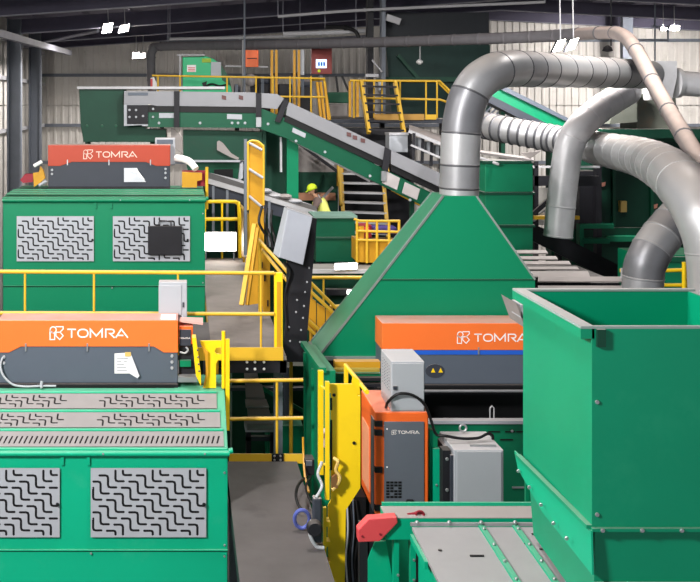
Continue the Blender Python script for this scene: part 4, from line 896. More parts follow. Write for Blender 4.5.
MB().bar(P(298, 143, 26.7), P(338, 172, 26.7), .06, .08).build('brace', BLACKD, t); MB().bar(P(302, 143, 26.7), P(334, 164.6, 26.7), .06, .06).build('brace', WSTEEL, t)
MB().bar(P(316, 205, 25.5), P(333, 187, 25.5), .05, .06).build('brace', WSTEEL, t)
B(X(298, 26.5), X(335, 26.5), 26.4, 26.6, Z(200, 26.5), Z(193, 26.5)).build('beam', mat('salmon', (196, 140, 110), .6), t)
# grey sorting belt
t = thing('sorting_belt', 'grey steel sorting belt sloping across behind the upper walkway', 'conveyor', P(260, 240, 23))
Ys = 23.2
MB().pxprism([(206, 178), (240, 188), (318, 212), (318, 216), (240, 193), (206, 183)], Ys, .1).build('near_rail', WSTEEL, t)
MB().pxprism([(206, 172), (240, 180), (312, 205), (312, 208), (240, 184), (206, 175)], Ys+.8, .1).build('far_rail', WSTEEL, t)
MB().hexa([P(206, 180, Ys+.1), P(318, 214, Ys+.1), P(316, 208, Ys+.8), P(206, 173, Ys+.8), P(206, 178, Ys+.1), P(318, 212, Ys+.1), P(316, 206.5, Ys+.8), P(206, 171.5, Ys+.8)]).build('belt', BELT, t)
MB().pxprism([(206, 183), (240, 193), (300, 209), (300, 222), (240, 206), (206, 196)], Ys+.05, .06).build('side_panel', DARK, t)
for x, yy in ((212, 186), (226, 190), (268, 201), (285, 206)): B(X(x, Ys+.02), X(x+2.5, Ys+.02), Ys-.0, Ys+.05, Z(yy+46, Ys), Z(yy, Ys)).build('leg', COLM, t)
for k in range(5): MB().ball(P(255+10*k, 190+2.8*k-2*(k % 2), Ys+.45), .13, 8, 6, (1.3, 1, .5)).build('scrap_sheet', (DUSTY, LGREY, WSTEEL)[k % 3], t)
# green container and yellow trolley
t = thing('green_bin', 'dark green sheet metal bin below the sloping conveyor', 'bin', P(334, 262, 21.8))
B(X(316, 21.8), X(355, 21.8), 21.8, 22.6, Z(262, 21.8), Z(218, 21.8)).build('body', GREEN3, t, .01)
B(X(316, 21.8), X(355, 21.8), 21.77, 21.8, Z(239, 21.8), Z(237, 21.8)).build('rib', GREEN4, t)
B(X(313, 21.8), X(357, 21.8), 21.75, 22.65, Z(218, 21.8), Z(215.5, 21.8)).build('rim', mat('pale_green_rim', (110, 140, 128), .6), t)
for x in (318, 350): B(X(x, 22), X(x+3, 22), 21.9, 22.4, 0, Z(262, 22)).build('leg', BLACKD, t)
t = thing('yellow_trolley', 'yellow wire sided trolley beside the green bin', 'trolley', P(377, 266, 21))
MB().pxprism([(357, 240), (399, 242), (399, 264), (357, 262)], 21, .7).build('tub', YEL3, t)
for pts in ([(354, 219), (360, 221), (400, 221)], [(356, 231), (400, 232)], [(356, 240), (400, 241)]): MB().tube([P(x, y, 20.95) for x, y in pts], .028, 8).build('rail', YEL2, t)
for x in (357, 367, 377, 389, 399): MB().tube([P(x, 220, 20.95), P(x, 263, 20.95)], .028, 8).build('upright', YEL2, t)
MB().pxprism([(357, 226), (364, 226), (364, 262), (357, 262)], 20.98, .04).build('side_plate', YEL3, t)
for x in (360, 394): B(X(x, 21.4), X(x+3, 21.4), 21.3, 21.5, 0, Z(263, 21.4)).build('leg', BLACKD, t)
o = B(X(371, 21.5), X(395, 21.5), 21.3, 21.7, Z(233, 21.5), Z(226, 21.5)).build('folded_cloth', mat('purple_cloth', (72, 60, 120), .8, var=.2), None, .03); tag(o, 'purple cloth bundle lying in the yellow trolley', 'cloth')
o = B(X(358, 21.4), X(370, 21.4), 21.2, 21.6, Z(237, 21.4), Z(224, 21.4)).build('red_crate', DRED, None, .02); tag(o, 'dark red crate standing in the yellow trolley', 'crate')
B(X(359, 21.2), X(369, 21.2), 21.17, 21.2, Z(230, 21.2), Z(227, 21.2)).build('rim', RED, o)
# platform band with lamp tubes below them
t = thing('machine_frame', 'dark green machine frame with yellow rail behind the hood', 'machine', P(345, 300, 20.3))
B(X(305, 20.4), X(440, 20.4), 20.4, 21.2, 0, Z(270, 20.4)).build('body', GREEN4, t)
B(X(308, 20.3), X(440, 20.3), 20.3, 20.42, Z(273.5, 20.3), Z(270, 20.3)).build('top_strip', WSTEEL, t)
MB().tube([P(308, 277.5, 20.1), P(440, 277.5, 20.1)], .035, 8).build('yellow_rail', YEL2, t)
MB().tube([P(330, 306, 20.1), P(372, 306, 20.1)], .03, 8).build('yellow_rail', YEL2, t)
MB().tube([P(323.5, 277, 20.1), P(323.5, 306, 20.1)], .02, 8).build('post', YEL2, t)
B(X(326, 20.3), X(360, 20.3), 20.25, 20.4, Z(295, 20.3), Z(289, 20.3)).build('slot_box', BLACKD, t)
MB().tube([P(345, 300.5, 20.2), P(356, 300.5, 20.2)], .06, 10).build('roller', SLATE, t)
def led(label, x0, x1, y0, y1, Yq, tilt=0, e=30):
    t = thing('led_batten', label, 'lamp', P((x0+x1)/2, y1, Yq))
    MB().pxprism([(x0, y0), (x1, y0+tilt), (x1, y1+tilt), (x0, y1)], Yq, .04).build('tube', LED, t, .01)
    MB().pxprism([(x0-.5, y0-1), (x1+.5, y0-1+tilt), (x1+.5, y1+1+tilt), (x0-.5, y1+1)], Yq+.045, .05).build('casing', WSTEEL, t)
    for x in ((x0+2, x1-2) if Yq > 22 else ()): MB().tube([P(x, y1, Yq+.07), (X(x, Yq), Yq+.07, max(0, UD if Yq > 22 else Z(y1, Yq)-.05))], .012, 6).build('stand', COLM, t)
    return t
led('bright lamp panel at the far end of the upper walkway', 204, 236, 233, 250.5, 22.6)
led('bright lamp tube below the dark green bin', 335, 357, 264.5, 269.5, 20.2, -1)
led('small lit spot in the dark green machine frame', 347.5, 353.5, 290.5, 294, 20.14)

# ------------------------------------------------------------------ green tower of boxes right of the hood duct
t = thing('box_tower', 'tall dark green housing in stacked sections right of the hood', 'housing', P(508, 290, 20))
GT = GREEN3
for (y0, y1) in ((163.5, 192), (194.5, 225), (227, 300)): B(X(485, 20), X(533, 20), 20, 21, Z(y1, 20), Z(y0, 20)).build('section', mat('tower_green', (4, 112, 78), .45, var=.08, dust=.4), t, .012)
for y in (162, 193.3, 226): B(X(483, 20), X(534.5, 20), 19.96, 21.04, Z(y+1.2, 20), Z(y-1.2, 20)).build('flange', GREEN4, t)
B(X(486, 20.2), X(532, 20.2), 20.1, 20.9, 0, Z(300, 20.2)).build('support', GREEN4, t)
MB().hexa([P(440, 148, 22.5), P(534, 163, 19.9), P(534, 163, 21.2), P(440, 146, 23.6), P(440, 146, 22.5), P(534, 160, 19.9), P(534, 158, 21.2), P(440, 144, 23.6)]).build('top_cover', mat('dusty_cover', (120, 116, 116), .7, var=.2, dust=.4), t)
for x in (470, 478): B(X(x, 20.5), X(x+3, 20.5), 20.4, 20.6, 0, Z(162, 20.5)).build('side_post', BLACKD, t)
MB().tube([P(455, 149, 21.6), P(498, 164, 19.8)], .03, 8).build('edge_tube', WSTEEL, t)
MB().pxprism([(522, 153), (541, 151), (537, 154), (530, 159)], 20.6, .05).build('loose_sheet', DUSTY, t)
# roller conveyor frame and cartons left of the duct
t = thing('roller_frame', 'pale steel frame conveyor left of the thick duct', 'conveyor', P(425, 170, 25.5))
MB().bar(P(409, 131, 25.5), P(446, 146, 25), .06, .08).build('top_rail', WSTEEL, t); MB().bar(P(411, 145, 25.4), P(446, 160, 25), .05, .05).build('lower_rail', WSTEEL, t)
for k in range(4): MB().bar(P(414+9*k, 133+3.6*k, 25.4), P(413+9*k, 160+3*k, 25.4), .07, .05).build('upright', BLACKD, t)
for k in range(3): B(X(417+9*k, 25.6), X(421.5+9*k, 25.6), 25.6, 25.8, Z(150+3.6*k, 25.6), Z(138+3.6*k, 25.6)).build('side_panel', LGREY, t)
MB().hexa([P(409, 131, 25.6), P(450, 148, 25), P(450, 140, 26.4), P(409, 126, 26.8), P(409, 130, 25.6), P(450, 147, 25), P(450, 138, 26.4), P(409, 124.5, 26.8)]).build('deck', DUSTY, t)
for x in (410, 440): B(X(x, 25.8), X(x+3, 25.8), 25.7, 25.9, 0, Z(150, 25.8)).build('leg', BLACKD, t)
o = B(X(388.5, 26), X(407, 26), 25.9, 26.4, Z(152, 26), Z(134, 26)).build('pale_cabinet', LGREY, None, .01); tag(o, 'pale grey cabinet above the lower end of the inclined conveyor', 'cabinet')
B(X(388, 26), X(407.5, 26), 25.86, 26.44, Z(135, 26), Z(132.5, 26)).build('lid', WSTEEL, o)
t = thing('slanted_conveyor', 'green covered conveyor slanting down behind the thick duct', 'conveyor', P(525, 135, 24))
for k, (pts, m, dy) in enumerate((([(486, 84), (500, 85), (575, 123), (575, 131), (560, 131), (488, 95)], GREEN2, 0), ([(486, 93), (560, 130), (550, 134), (486, 101)], DARK, -.05), ([(494, 81), (580, 124), (578, 127), (490, 84)], SLATE, -.1))): MB().pxprism(pts, 24.6+dy, .5).build(('side_panel', 'skirt', 'top_cover')[k], m, t)
for x in (500, 550): B(X(x, 25), X(x+4, 25), 24.9, 25.1, 0, Z(110 if x < 520 else 128, 25)).build('leg', GREEN4, t)
for k in range(9): MB().bar(P(488+4.2*k, 98+2*k, 26.6), P(470+4.2*k, 116+2*k, 27.0), .04, .04).build('lattice', COLM, t)
# open bay between tower and vertical duct
t = thing('steel_frame', 'dark braced steel frame between the tower and the hanging duct', 'frame', P(540, 260, 23))
for x in (533, 556): B(X(x, 23), X(x+4, 23), 22.9, 23.1, 0, Z(161, 23)).build('post', BLACKD, t)
for y, y2 in ((176, 186), (166, 168)): B(X(533, 22.9), X(600, 22.9), 22.9, 23.0, Z(y2, 22.9), Z(y, 22.9)).build('beam', BLACKD if y > 170 else WSTEEL, t)
MB().bar(P(533, 214, 22.8), P(549, 200, 22.8), .08, .1).build('brace', BLACKD, t); MB().bar(P(533, 221, 22.8), P(549, 208, 22.8), .05, .05).build('brace', WSTEEL, t)
B(X(533, 24), X(571, 24), 24, 24.1, Z(225, 24), Z(188, 24)).build('pale_sheet', WALLM, t)
B(X(533, 22.8), X(578, 22.8), 22.7, 22.8, Z(219, 22.8), Z(215.5, 22.8)).build('yellow_bar', YEL2, t)
MB().pxprism([(533, 224), (560, 235), (632, 272), (632, 282), (600, 275), (533, 241)], 21.6, .3).build('chute_side', BLACKD, t)
# big machine at the back right
t = thing('screening_machine', 'big dark green screening machine behind the ducts on the right', 'machine', P(640, 300, 24))
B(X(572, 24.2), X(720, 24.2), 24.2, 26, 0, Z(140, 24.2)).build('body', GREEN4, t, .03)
for (y0, y1) in ((228, 240), (138, 142)): B(X(572, 24), X(720, 24), 24.0, 24.2, Z(y1, 24), Z(y0, 24)).build('beam', GREEN3, t)
for x in (612, 650): B(X(x, 24.15), X(x+3, 24.15), 24.1, 24.2, Z(228, 24.15), Z(142, 24.15)).build('rib', GREEN3, t)
B(X(595, 23.5), X(600, 23.5), 23.4, 23.6, 0, Z(150, 23.5)).build('post', BLACKD, t)
B(X(620, 24.1), X(626, 24.1), 24.05, 24.2, Z(212, 24.1), Z(201, 24.1)).build('tag_plate', TAN, t)
for (x, y) in ((653, 205), (571+30, 183)): MB().pxprism([(x, y), (x+5, y-1), (x+4, y+3), (x, y+4)], 24.15, .04).build('sticker', mat('pink_tag', (206, 140, 120), .6), t)
for (x0, x1, y0, y1) in ((578, 612, 224, 228), (578, 582, 228, 262), (608, 640, 236, 241), (581, 608, 238, 243)): B(X(x0, 22.8), X(x1, 22.8), 22.7, 22.9, Z(y1, 22.8), Z(y0, 22.8)).build('walk_beam', mat('mid_green', (20, 120, 86), .5), t)
B(X(573, 24), X(592, 24), 23.6, 24.2, Z(228, 24), Z(170, 24)).build('dark_door', BLACKD, t)
railing('yellow railing behind the slanting elbow duct at the right', [('top_rail', smoothpath([P(655, 271, 18), P(683, 270, 18), P(687, 273, 18), P(688, 290, 18), P(688, 320, 18)], 4)), ('mid_rail', [P(655, 285, 18), P(690, 285, 18)]), ('low_rail', [P(620, 270.5, 18.1), P(655, 271, 18)])], [(P(684, 262, 17.9), Vector((X(684, 17.9), 17.9, 0)))], r=.035, m=YEL)
t = thing('green_plinth', 'green machine base under the yellow railing at the right', 'machine', P(690, 300, 19))
B(X(640, 19.5), X(730, 19.5), 19.5, 20.5, 0, Z(255, 19.5)).build('base', GREEN2, t); B(X(640, 19.4), X(730, 19.4), 19.4, 19.5, Z(262, 19.4), Z(257, 19.4)).build('cap', GREEN3, t)
# ------------------------------------------------------------------ mezzanine
Ym = 28.5; MD = Z(118, 31.2)
t = thing('mezzanine', 'steel mezzanine floor below the roof at the back', 'platform', (X(330, 30), 31, 0))
B(X(150, Ym), X(452, Ym), Ym+.04, 34.0, MD-.12, MD).build('deck', DARK, t)
B(X(374, Ym), X(424, Ym), Ym-.04, Ym, Z(120, Ym), Z(114, Ym)).build('toe_board', mat('tan_toe', (186, 142, 70), .6, var=.1), t); B(X(425, Ym), X(436, Ym), Ym-.05, Ym, Z(119.5, Ym), Z(114.5, Ym)).build('toe_board', YEL2, t)
for x in (160, 235, 310, 380, 440): B(X(x, 30), X(x+4, 30), 29.9, 30.1, 0, MD-.12).build('leg', BLACKD, t)
railing('thin yellow railing above the feed end of the inclined conveyor', [('top_rail', [P(152, 75.5, 28), P(325, 78.5, 28)]), ('mid_rail', [P(152, 95, 28), P(325, 97, 28)])], [(P(x, 76, 28), P(x, 116, 28)) for x in (158, 180, 227, 256, 273, 290, 311)], r=.028, rp=.024)
railing('yellow mezzanine railing to the left of the thick duct', [('top_rail', [P(350, 80.5, Ym), P(440, 81, Ym), P(452, 93, Ym)]), ('mid_rail', [P(360, 98, Ym), P(440, 99.5, Ym), P(447, 102, Ym)]), ('second_rail', [P(438, 82, Ym+.1), P(450, 94, Ym+.1)])], [(P(x, 81, Ym), P(x, 118, Ym)) for x in (354, 374, 382, 400, 426, 437)]+[(P(447, 102, Ym), P(444, 128, Ym))], r=.034, rp=.026)
def ladder(label, l0, l1, r0, r1, n, Y0, Y1, m=YEL2, tm=WSTEEL):
    t = thing('ladder_stair', label, 'stairs', P((l1[0]+r1[0])/2, l1[1], Y1))
    MB().bar(P(*l0, Y0), P(*l1, Y1), .09, .14).build('stringer', m, t); MB().bar(P(*r0, Y0), P(*r1, Y1), .09, .14).build('stringer', m, t)
    for k in range(n):
        f = (k+.5)/n; a = P(*l0, Y0).lerp(P(*l1, Y1), f); b = P(*r0, Y0).lerp(P(*r1, Y1), f)
        MB().hexa([a+Vector((0, -.12, -.05)), b+Vector((0, -.12, -.05)), b+Vector((0, .12, -.05)), a+Vector((0, .12, -.05)), a+Vector((0, -.12, .0)), b+Vector((0, -.12, .0)), b+Vector((0, .12, .0)), a+Vector((0, .12, .0))]).build('tread', tm, t)
    return t
s = ladder('grey tread stairs with yellow stringers below the inclined conveyor', (340, 150), (344, 236), (381, 150), (388, 238), 9, 27.2, 25.2)
MB().tube([P(337, 150, 26.6), P(341, 205, 25.6)], .04, 8).build('handrail', YEL2, s); MB().tube([P(386, 160, 26.4), P(392, 190, 25.8), P(420, 205, 25.4)], .035, 8).build('handrail', YEL2, s)
B(X(337, 26.9), X(343.5, 26.9), 26.85, 26.95, Z(186, 26.9), Z(150, 26.9)).build('panel', YEL3, s)
ladder('steep yellow stairs rising to the mezzanine railing', (361, 81), (369, 133), (395, 82), (404, 134), 6, 28.2, 27.4, tm=BLACKD)
t = thing('stair_gate', 'mustard slatted stair gate left of the steep yellow stairs', 'gate', P(323, 118, 28.2))
for k, (x, w_) in enumerate(((317, 2), (320.5, 2.4), (324.5, 2))): MB().bar(P(x, 82, 28.2), P(x+4, 120, 27.9), .07, .05).build('slat', YEL3, t)
MB().tube([P(311, 80, 28.2), P(324, 80, 28.2), P(330, 120, 28)], .035, 8).build('rim', YEL2, t)
t = thing('stair_gate', 'mustard slatted gate beside the dark green motor housing', 'gate', P(353, 117, 28.6))
for x in (348.5, 352.5, 356): B(X(x, 28.6), X(x+2.6, 28.6), 28.55, 28.6, Z(117, 28.6), Z(81, 28.6)).build('slat', YEL3, t)
t = thing('motor_housing', 'dark green motor housing between the yellow gates', 'motor', P(338, 118, 30))
B(X(327, 30), X(349, 30), 30, 30.6, Z(103, 30), Z(92, 30)).build('housing', GREEN3, t, .03); B(X(329, 29.9), X(348, 29.9), 29.9, 30.5, Z(117, 29.9), Z(104, 29.9)).build('base', DUSTY, t, .05)
for a, b in (((336, 76), (338, 92)), ((342, 76), (349, 92))): MB().bar(P(*a, 30), P(*b, 30), .06, .06).build('lever', BLACK, t)
# fan housing
t = thing('fan_housing', 'bright green fan housing on the mezzanine', 'fan', P(205, 118, 30))
MB().pxprism([(182.5, 57), (206, 56), (214, 59), (222, 66), (228, 77), (232, 90), (232, 118), (182.5, 118)], 30, 1.0).build('scroll', GREENB, t, .02)
B(X(211, 30), X(221, 30), 29.96, 30.0, Z(77, 30), Z(62, 30)).build('side_plate', LGREY, t)
MB().pxprism([(221, 65), (229, 77), (231, 86), (222, 80)], 29.97, .04).build('dark_panel', GREEN3, t)
B(X(187, 30), X(196, 30), 29.97, 30, Z(72, 30), Z(65, 30)).build('sticker', WHITE, t)
for k in range(3): B(X(188, 30), X(195, 30), 29.96, 29.97, Z(68.2+k*1.6, 30), Z(67.4+k*1.6, 30)).build('print_line', RED, t)
B(X(202, 30), X(211, 30), 29.97, 30, Z(62.5, 30), Z(58.5, 30)).build('label', mat('lime', (150, 180, 60), .6), t)
MB().tube([P(180, 55, 29.8), P(180, 90, 29.8)], .035, 8).build('post', WSTEEL, t); MB().tube([P(177, 55, 29.8), P(205, 55, 29.8)], .03, 8).build('top_bar', WSTEEL, t)
MB().pxprism([(202, 83), (207, 81), (206, 87), (203, 86)], 29.96, .04).build('latch', BLACK, t)
MB().tube(smoothpath([P(206, 86, 29.9), P(212, 84, 29.9), P(220, 86, 29.9), P(228, 84, 29.9)]), .03, 6).build('cable', CABLE, t)
o = MB().pxprism([(150.5, 78), (154, 77), (157, 84), (156, 90), (151, 90)], 30.5, .1).build('warning_bag', WHITE); tag(o, 'small white and red sack beside the hose at left', 'sack')
MB().pxprism([(150.5, 79), (152.5, 78.5), (152.5, 90), (150.5, 90)], 30.45, .05).build('band', RED, o)
t = thing('electric_panel', 'orange electric panel in a pale frame on the mezzanine', 'electrical panel', P(251, 118, 30.5))
B(X(245.5, 30.5), X(258.5, 30.5), 30.5, 30.8, Z(67, 30.5), Z(50, 30.5)).build('case', ORANGE3, t, .01); B(X(247, 30.5), X(257, 30.5), 30.48, 30.5, Z(58.8, 30.5), Z(58, 30.5)).build('slot', BLACK, t)
MB().tube([P(243, 40, 30.5), P(243, 95, 30.5)], .03, 8).build('frame_post', WSTEEL, t); MB().tube([P(225, 66, 30.6), P(268, 67, 30.6)], .03, 8).build('frame_bar', WSTEEL, t)
MB().ball(P(250.5, 80, 30.35), .2, 10, 6, (1, .6, 1)).build('valve', DUSTY, t); B(X(250, 30.6), X(272, 30.6), 30.5, 30.7, Z(118, 30.6), Z(74, 30.6)).build('pedestal', BLACKD, t)
t = thing('touch_panel', 'dark red control panel with lit screen on the mezzanine', 'control panel', P(321, 118, 30.5))
B(X(311.5, 30.5), X(332, 30.5), 30.5, 30.75, Z(74, 30.5), Z(48, 30.5)).build('case', mat('panel_red', (132, 56, 52), .5), t, .01)
sc_ = B(X(316, 30.5), X(326.5, 30.5), 30.47, 30.5, Z(68, 30.5), Z(59.5, 30.5)).build('screen', SCREEN, t)
for k in range(3): B(X(318+k*2.6, 30.46), X(320+k*2.6, 30.46), 30.46, 30.47, Z(66, 30.46), Z(62, 30.46)).build('screen_text', BLUE, sc_)
MB().lathe(P(319, 71, 30.5), [(.0001, -.04), (.04, -.04), (.05, 0)], 10, 'Y').build('button', HIVIS, t)
B(X(320, 30.7), X(323, 30.7), 30.7, 30.8, MD, Z(74, 30.7)).build('stand', COLM, t)
t = thing('yellow_rack', 'yellow post frame between the orange panel and the red panel', 'frame', P(284, 118, 29.5))
for x in (270.5, 275, 293, 297.5): B(X(x, 29.5), X(x+2.5, 29.5), 29.45, 29.55, MD, Z(50, 29.5)).build('post', YEL3, t)
B(X(272, 29.6), X(300, 29.6), 29.55, 29.6, Z(76, 29.6), Z(73, 29.6)).build('shelf', BLACKD, t); B(X(300, 29.7), X(304, 29.7), 29.65, 29.75, Z(75, 29.7), Z(50, 29.7)).build('pale_hose', LGREY, t)
B(X(278, 29.7), X(292, 29.7), 29.7, 30.2, MD, Z(84, 29.7)).build('drive_unit', BLACKD, t, .03)
for lab, x0, x1, y0, y1 in (('dark gearbox block on the mezzanine right of the fan housing', 233, 241.5, 84, 118), ('dark motor block on the mezzanine beside the yellow rack', 259, 269, 76, 118), ('dark drive cabinet on the mezzanine below the red panel', 299, 311, 79, 118)):
    o = thing('drive_block', lab, 'machine', P((x0+x1)/2, 118, 30)); B(X(x0, 30), X(x1, 30), 30, 30.38, MD+.001, Z(y0+8, 30)).build('base', BLACKD, o, .02)
    MB().tube([P(x0+1, y0+5, 30.19), P(x1-1, y0+5, 30.19)], .13, 12).build('motor', DARK, o); B(X(x0+2, 30), X(x0+5, 30), 29.95, 30.3, Z(y0+18, 30), Z(y0, 30)).build('bracket', SLATE, o)
# dark elevator trunk on the right of the mezzanine
t = thing('elevator_trunk', 'dark green bucket elevator trunk rising into the roof', 'elevator', P(415, 118, 31))
MB().pxprism([(386, 45), (490, 45), (490, 118), (392, 118)], 31, 1.2).build('trunk', mat('deep_green', (8, 44, 40), .6, var=.25), t)
B(X(385, 30.8), X(490, 30.8), 30.8, 32.3, Z(82, 30.8), Z(77, 30.8)).build('collar', GREEN4, t); MB().bar(P(398, 55, 30.9), P(418, 78, 30.9), .08, .1).build('brace', GREEN4, t)
B(X(386, 31), X(490, 31), 31.1, 32, Z(45, 31), Z(12, 31)).build('head', mat('head_dark', (30, 34, 40), .6, var=.2), t)
for (x, w_) in ((367, 5), (378.5, 4)):
    pass
t = thing('roof_column', 'pair of dark steel columns rising to the roof behind the mezzanine railing', 'column', P(372, 118, 30.4))
for x, w_ in ((367, 6), (381, 4)): B(X(x, 30.4), X(x+w_, 30.4), 30.3, 30.6, MD+.001, 12.7).build('shaft', COLM if w_ < 5 else BLACKD, t)
B(X(365, 30.3), X(378, 30.3), 30.2, 30.3, Z(77, 30.3), Z(74, 30.3)).build('plate', WSTEEL, t); MB().bar(P(372, 60, 30.2), P(382, 72, 30.2), .06, .05).build('stay', WSTEEL, t)
MB().bar(P(386, 17, 30.5), P(400, 22, 30.5), .1, .2).build('gusset', WSTEEL, t)
B(X(378, 30.25), X(383, 30.25), 30.2, 30.3, Z(90, 30.25), Z(81, 30.25)).build('switch', LGREY, t)
o = thing('pendant_sensor', 'small white pendant fitting hanging below the dusty hose', 'fitting', P(419, 64, 29))
MB().tube([P(420, 46, 29), P(420, 60, 29)], .02, 6).build('rod', WSTEEL, o); MB().lathe(P(419.5, 62, 29), [(.02, .09), (.10, .02), (.10, -.02), (.04, -.07), (.0001, -.08)], 10).build('cap', WHITE, o)
# pipes and trays below the roof
for lab, pts, r, m in (('pale pipe under the roof above the dusty hose', [P(170, 39, 34), P(240, 37.5, 33), P(300, 36, 33)], .05, WSTEEL),
                       ('bright cable tray end under the roof left of the columns', [P(283, 34, 31), P(320, 33, 31), P(372, 30.5, 31)], .07, WSTEEL),
                       ('long thin pipe across the roof', [P(168, 44.5, 35.5), P(280, 41, 35), P(372, 36, 33)], .045, ROOFS),
                       ('thin pale conduit rising to the right across the dark roof', [P(278, 16.5, 30), P(365, 10, 30), P(545, 2, 30)], .045, WSTEEL),
                       ('black hose hooking over beside the pale tray', [P(325, 27, 30.8), P(345, 27.5, 30.8), P(356, 32, 30.8), P(360, 42, 30.8)], .06, CABLE)):
    o = thing('roof_pipe', lab, 'pipe', pts[0]); MB().tube(smoothpath(pts, 4), r, 8).build('pipe', m, o)
    for p in pts[::2]: MB().tube([p, (p.x, p.y, roof_z(p.x)-.02)], .012, 6).build('hanger', ROOFS, o)
    MB().tube([pts[1]-Vector((.04, 0, 0)), pts[1]+Vector((.04, 0, 0))], r*1.3, 8).build('clamp', m, o)
o = MB().tube([P(244.5, 0, 29.8), P(244.5, 100, 29.8)], .03, 8).build('drop_rod', COLM); tag(o, 'dark vertical drop rod in front of the orange panel', 'rod')
# ------------------------------------------------------------------ flood lights
def flood(label, px, py, Y, lw, lh, tilt, e, aim=8):
    t = thing('floodlight', label, 'lamp', P(px, py, Y))
    c = P(px, py, Y); ux = Vector((1, 0, .25*tilt)).normalized()*lw/2; uz = Vector((.35*tilt, -.3, 1)).normalized()*lh/2
    MB().prism([c-ux-uz, c+ux-uz, c+ux+uz, c-ux+uz], (0, .02, 0)).build('lens', FLOODM, t)
    k = 1.15; MB().prism([c-ux*k-uz*k+Vector((0, .022, 0)), c+ux*k-uz*k+Vector((0, .022, 0)), c+ux*k+uz*k+Vector((0, .022, 0)), c-ux*k+uz*k+Vector((0, .022, 0))], (0, .12, 0)).build('casing', BLACKD, t)
    MB().tube([c+uz+Vector((0, .08, 0)), Vector((c.x, c.y+.08, roof_z(c.x)-.02))], .015, 6).build('hanger', WSTEEL, t)
    d = bpy.data.lights.new('flood_light', 'SPOT'); d.energy = e; d.spot_size = 2.9; d.spot_blend = .5; d.shadow_soft_size = .15; d.color = (1, .95, .92)
    l = bpy.data.objects.new('flood_light', d); COL.objects.link(l); l.parent = t; l.location = (0, -.12, 0); l.rotation_euler = (math.radians(aim), 0, 0)
flood('left lamp of the floodlight pair under the dark roof', 107.5, 28, 36, .34, .34, .6, 900); flood('right lamp of the floodlight pair under the dark roof', 124, 28.5, 36, .34, .26, .8, 900)
flood('left lamp of the small pair beside the hose elbow', 136, 55.5, 44, .30, .26, .2, 420, -20); flood('right lamp of the small pair beside the hose elbow', 143, 55.5, 44, .2, .2, .2, 420, -20)
flood('left lamp of the bright pair hanging above the thick duct', 559.5, 45.5, 22.5, .18, .26, 1, 500, 20); flood('right lamp of the bright pair hanging above the thick duct', 572.5, 44.5, 22.5, .18, .26, 1, 500, 20)
flood('left lamp of the far pair near the right wall panels', 664, 28.5, 41, .22, .14, .1, 1900, 35); flood('right lamp of the far pair near the right wall panels', 675, 28, 41, .36, .2, .1, 1900, 35)
o = thing('hanging_sensor', 'dark lamp head on a rod beside the upper hose', 'fitting', P(609, 50, 27)); MB().tube([Vector((X(611, 27), 27, roof_z(X(611, 27)))), P(611, 46, 27)], .02, 6).build('rod', BLACKD, o); MB().lathe(P(607.5, 49, 27), [(.03, .1), (.10, .05), (.14, -.05), (.0001, -.08)], 10).build('head', BLACKD, o)
t = thing('hanging_rack', 'thin dark hanging frame near the right wall panels', 'frame', P(658, 42, 38)); 
for a, b in (((655, 0), (655, 75)), ((640, 40), (668, 40)), ((652, 26), (672, 27)), ((668, 27), (668, 42))): MB().tube([P(*a, 38), P(*b, 38)], .03, 6).build('bar', COLM, t)
t = thing('wall_column', 'dark roof column standing behind the hose elbow', 'column', P(628, 60, 44)); B(X(623, 44), X(633, 44), 44, 44.3, 0, 13.2).build('shaft', COLM, t); B(X(616, 44), X(640, 44), 43.9, 44.3, Z(14, 44), Z(10, 44)).build('cap', COLM, t)
for (l, tt, e), wh in zip(ADDED_LAMPS, ('near the left wall of the foreground', 'above the lower walkway', 'above the rear sorter near the left wall', 'above the upper walkway', 'above the ducts on the right')):  # unseen casings and hangers for the added lamps
    o = thing('added_lamp', 'added unseen square lamp '+wh, 'lamp', l, 'added unseen lamps')
    B(l[0]-.55, l[0]+.55, l[1]-.55, l[1]+.55, l[2]+.02, l[2]+.12).build('casing', ROOFS, o); MB().tube([(l[0], l[1], l[2]+.12), (l[0], l[1], roof_z(l[0]))], .02, 6).build('hanger', ROOFS, o)

# ------------------------------------------------------------------ worker in hi-vis vest
t = thing('person', 'worker in lime helmet and yellow vest bending over the sorting belt', 'person', (X(316, 23.6), 23.6, UD))
t2 = thing('stand_platform', 'small work platform below the bending worker', 'platform', (X(318, 23.9), 24.0, 0))
B(X(306, 23.9), X(345, 23.9), 24.1, 25.0, UD-.06, UD).build('deck', DECKM, t2)
for x in (308, 340): B(X(x, 24.4), X(x+3, 24.4), 24.3, 24.5, 0, UD-.06).build('leg', COLM, t2)
def Q(px, py, dy=0.): return P(px, py, 24.45+dy)
hd = Q(312.5, 190); nk = Q(316, 197); ch = Q(320, 205); pv = Q(326, 219); 
b = MB()
b.tube([pv, Q(323, 212), ch, Q(317.5, 199), nk], [.15, .14, .16, .12, .06], 14); b.tube([Q(318, 198), nk, Q(313.5, 193)], [.07, .055, .055], 10)
b.ball(hd, .105, 14, 10, (.95, .8, 1.15)); b.ball(hd+Vector((-.105, 0, -.02)), .022, 8, 6); b.ball(hd+Vector((-.085, 0, -.075)), .03, 8, 6); b.ball(hd+Vector((.02, -.088, -.01)), .025, 8, 6, (.8, .4, 1.2))
hands = []
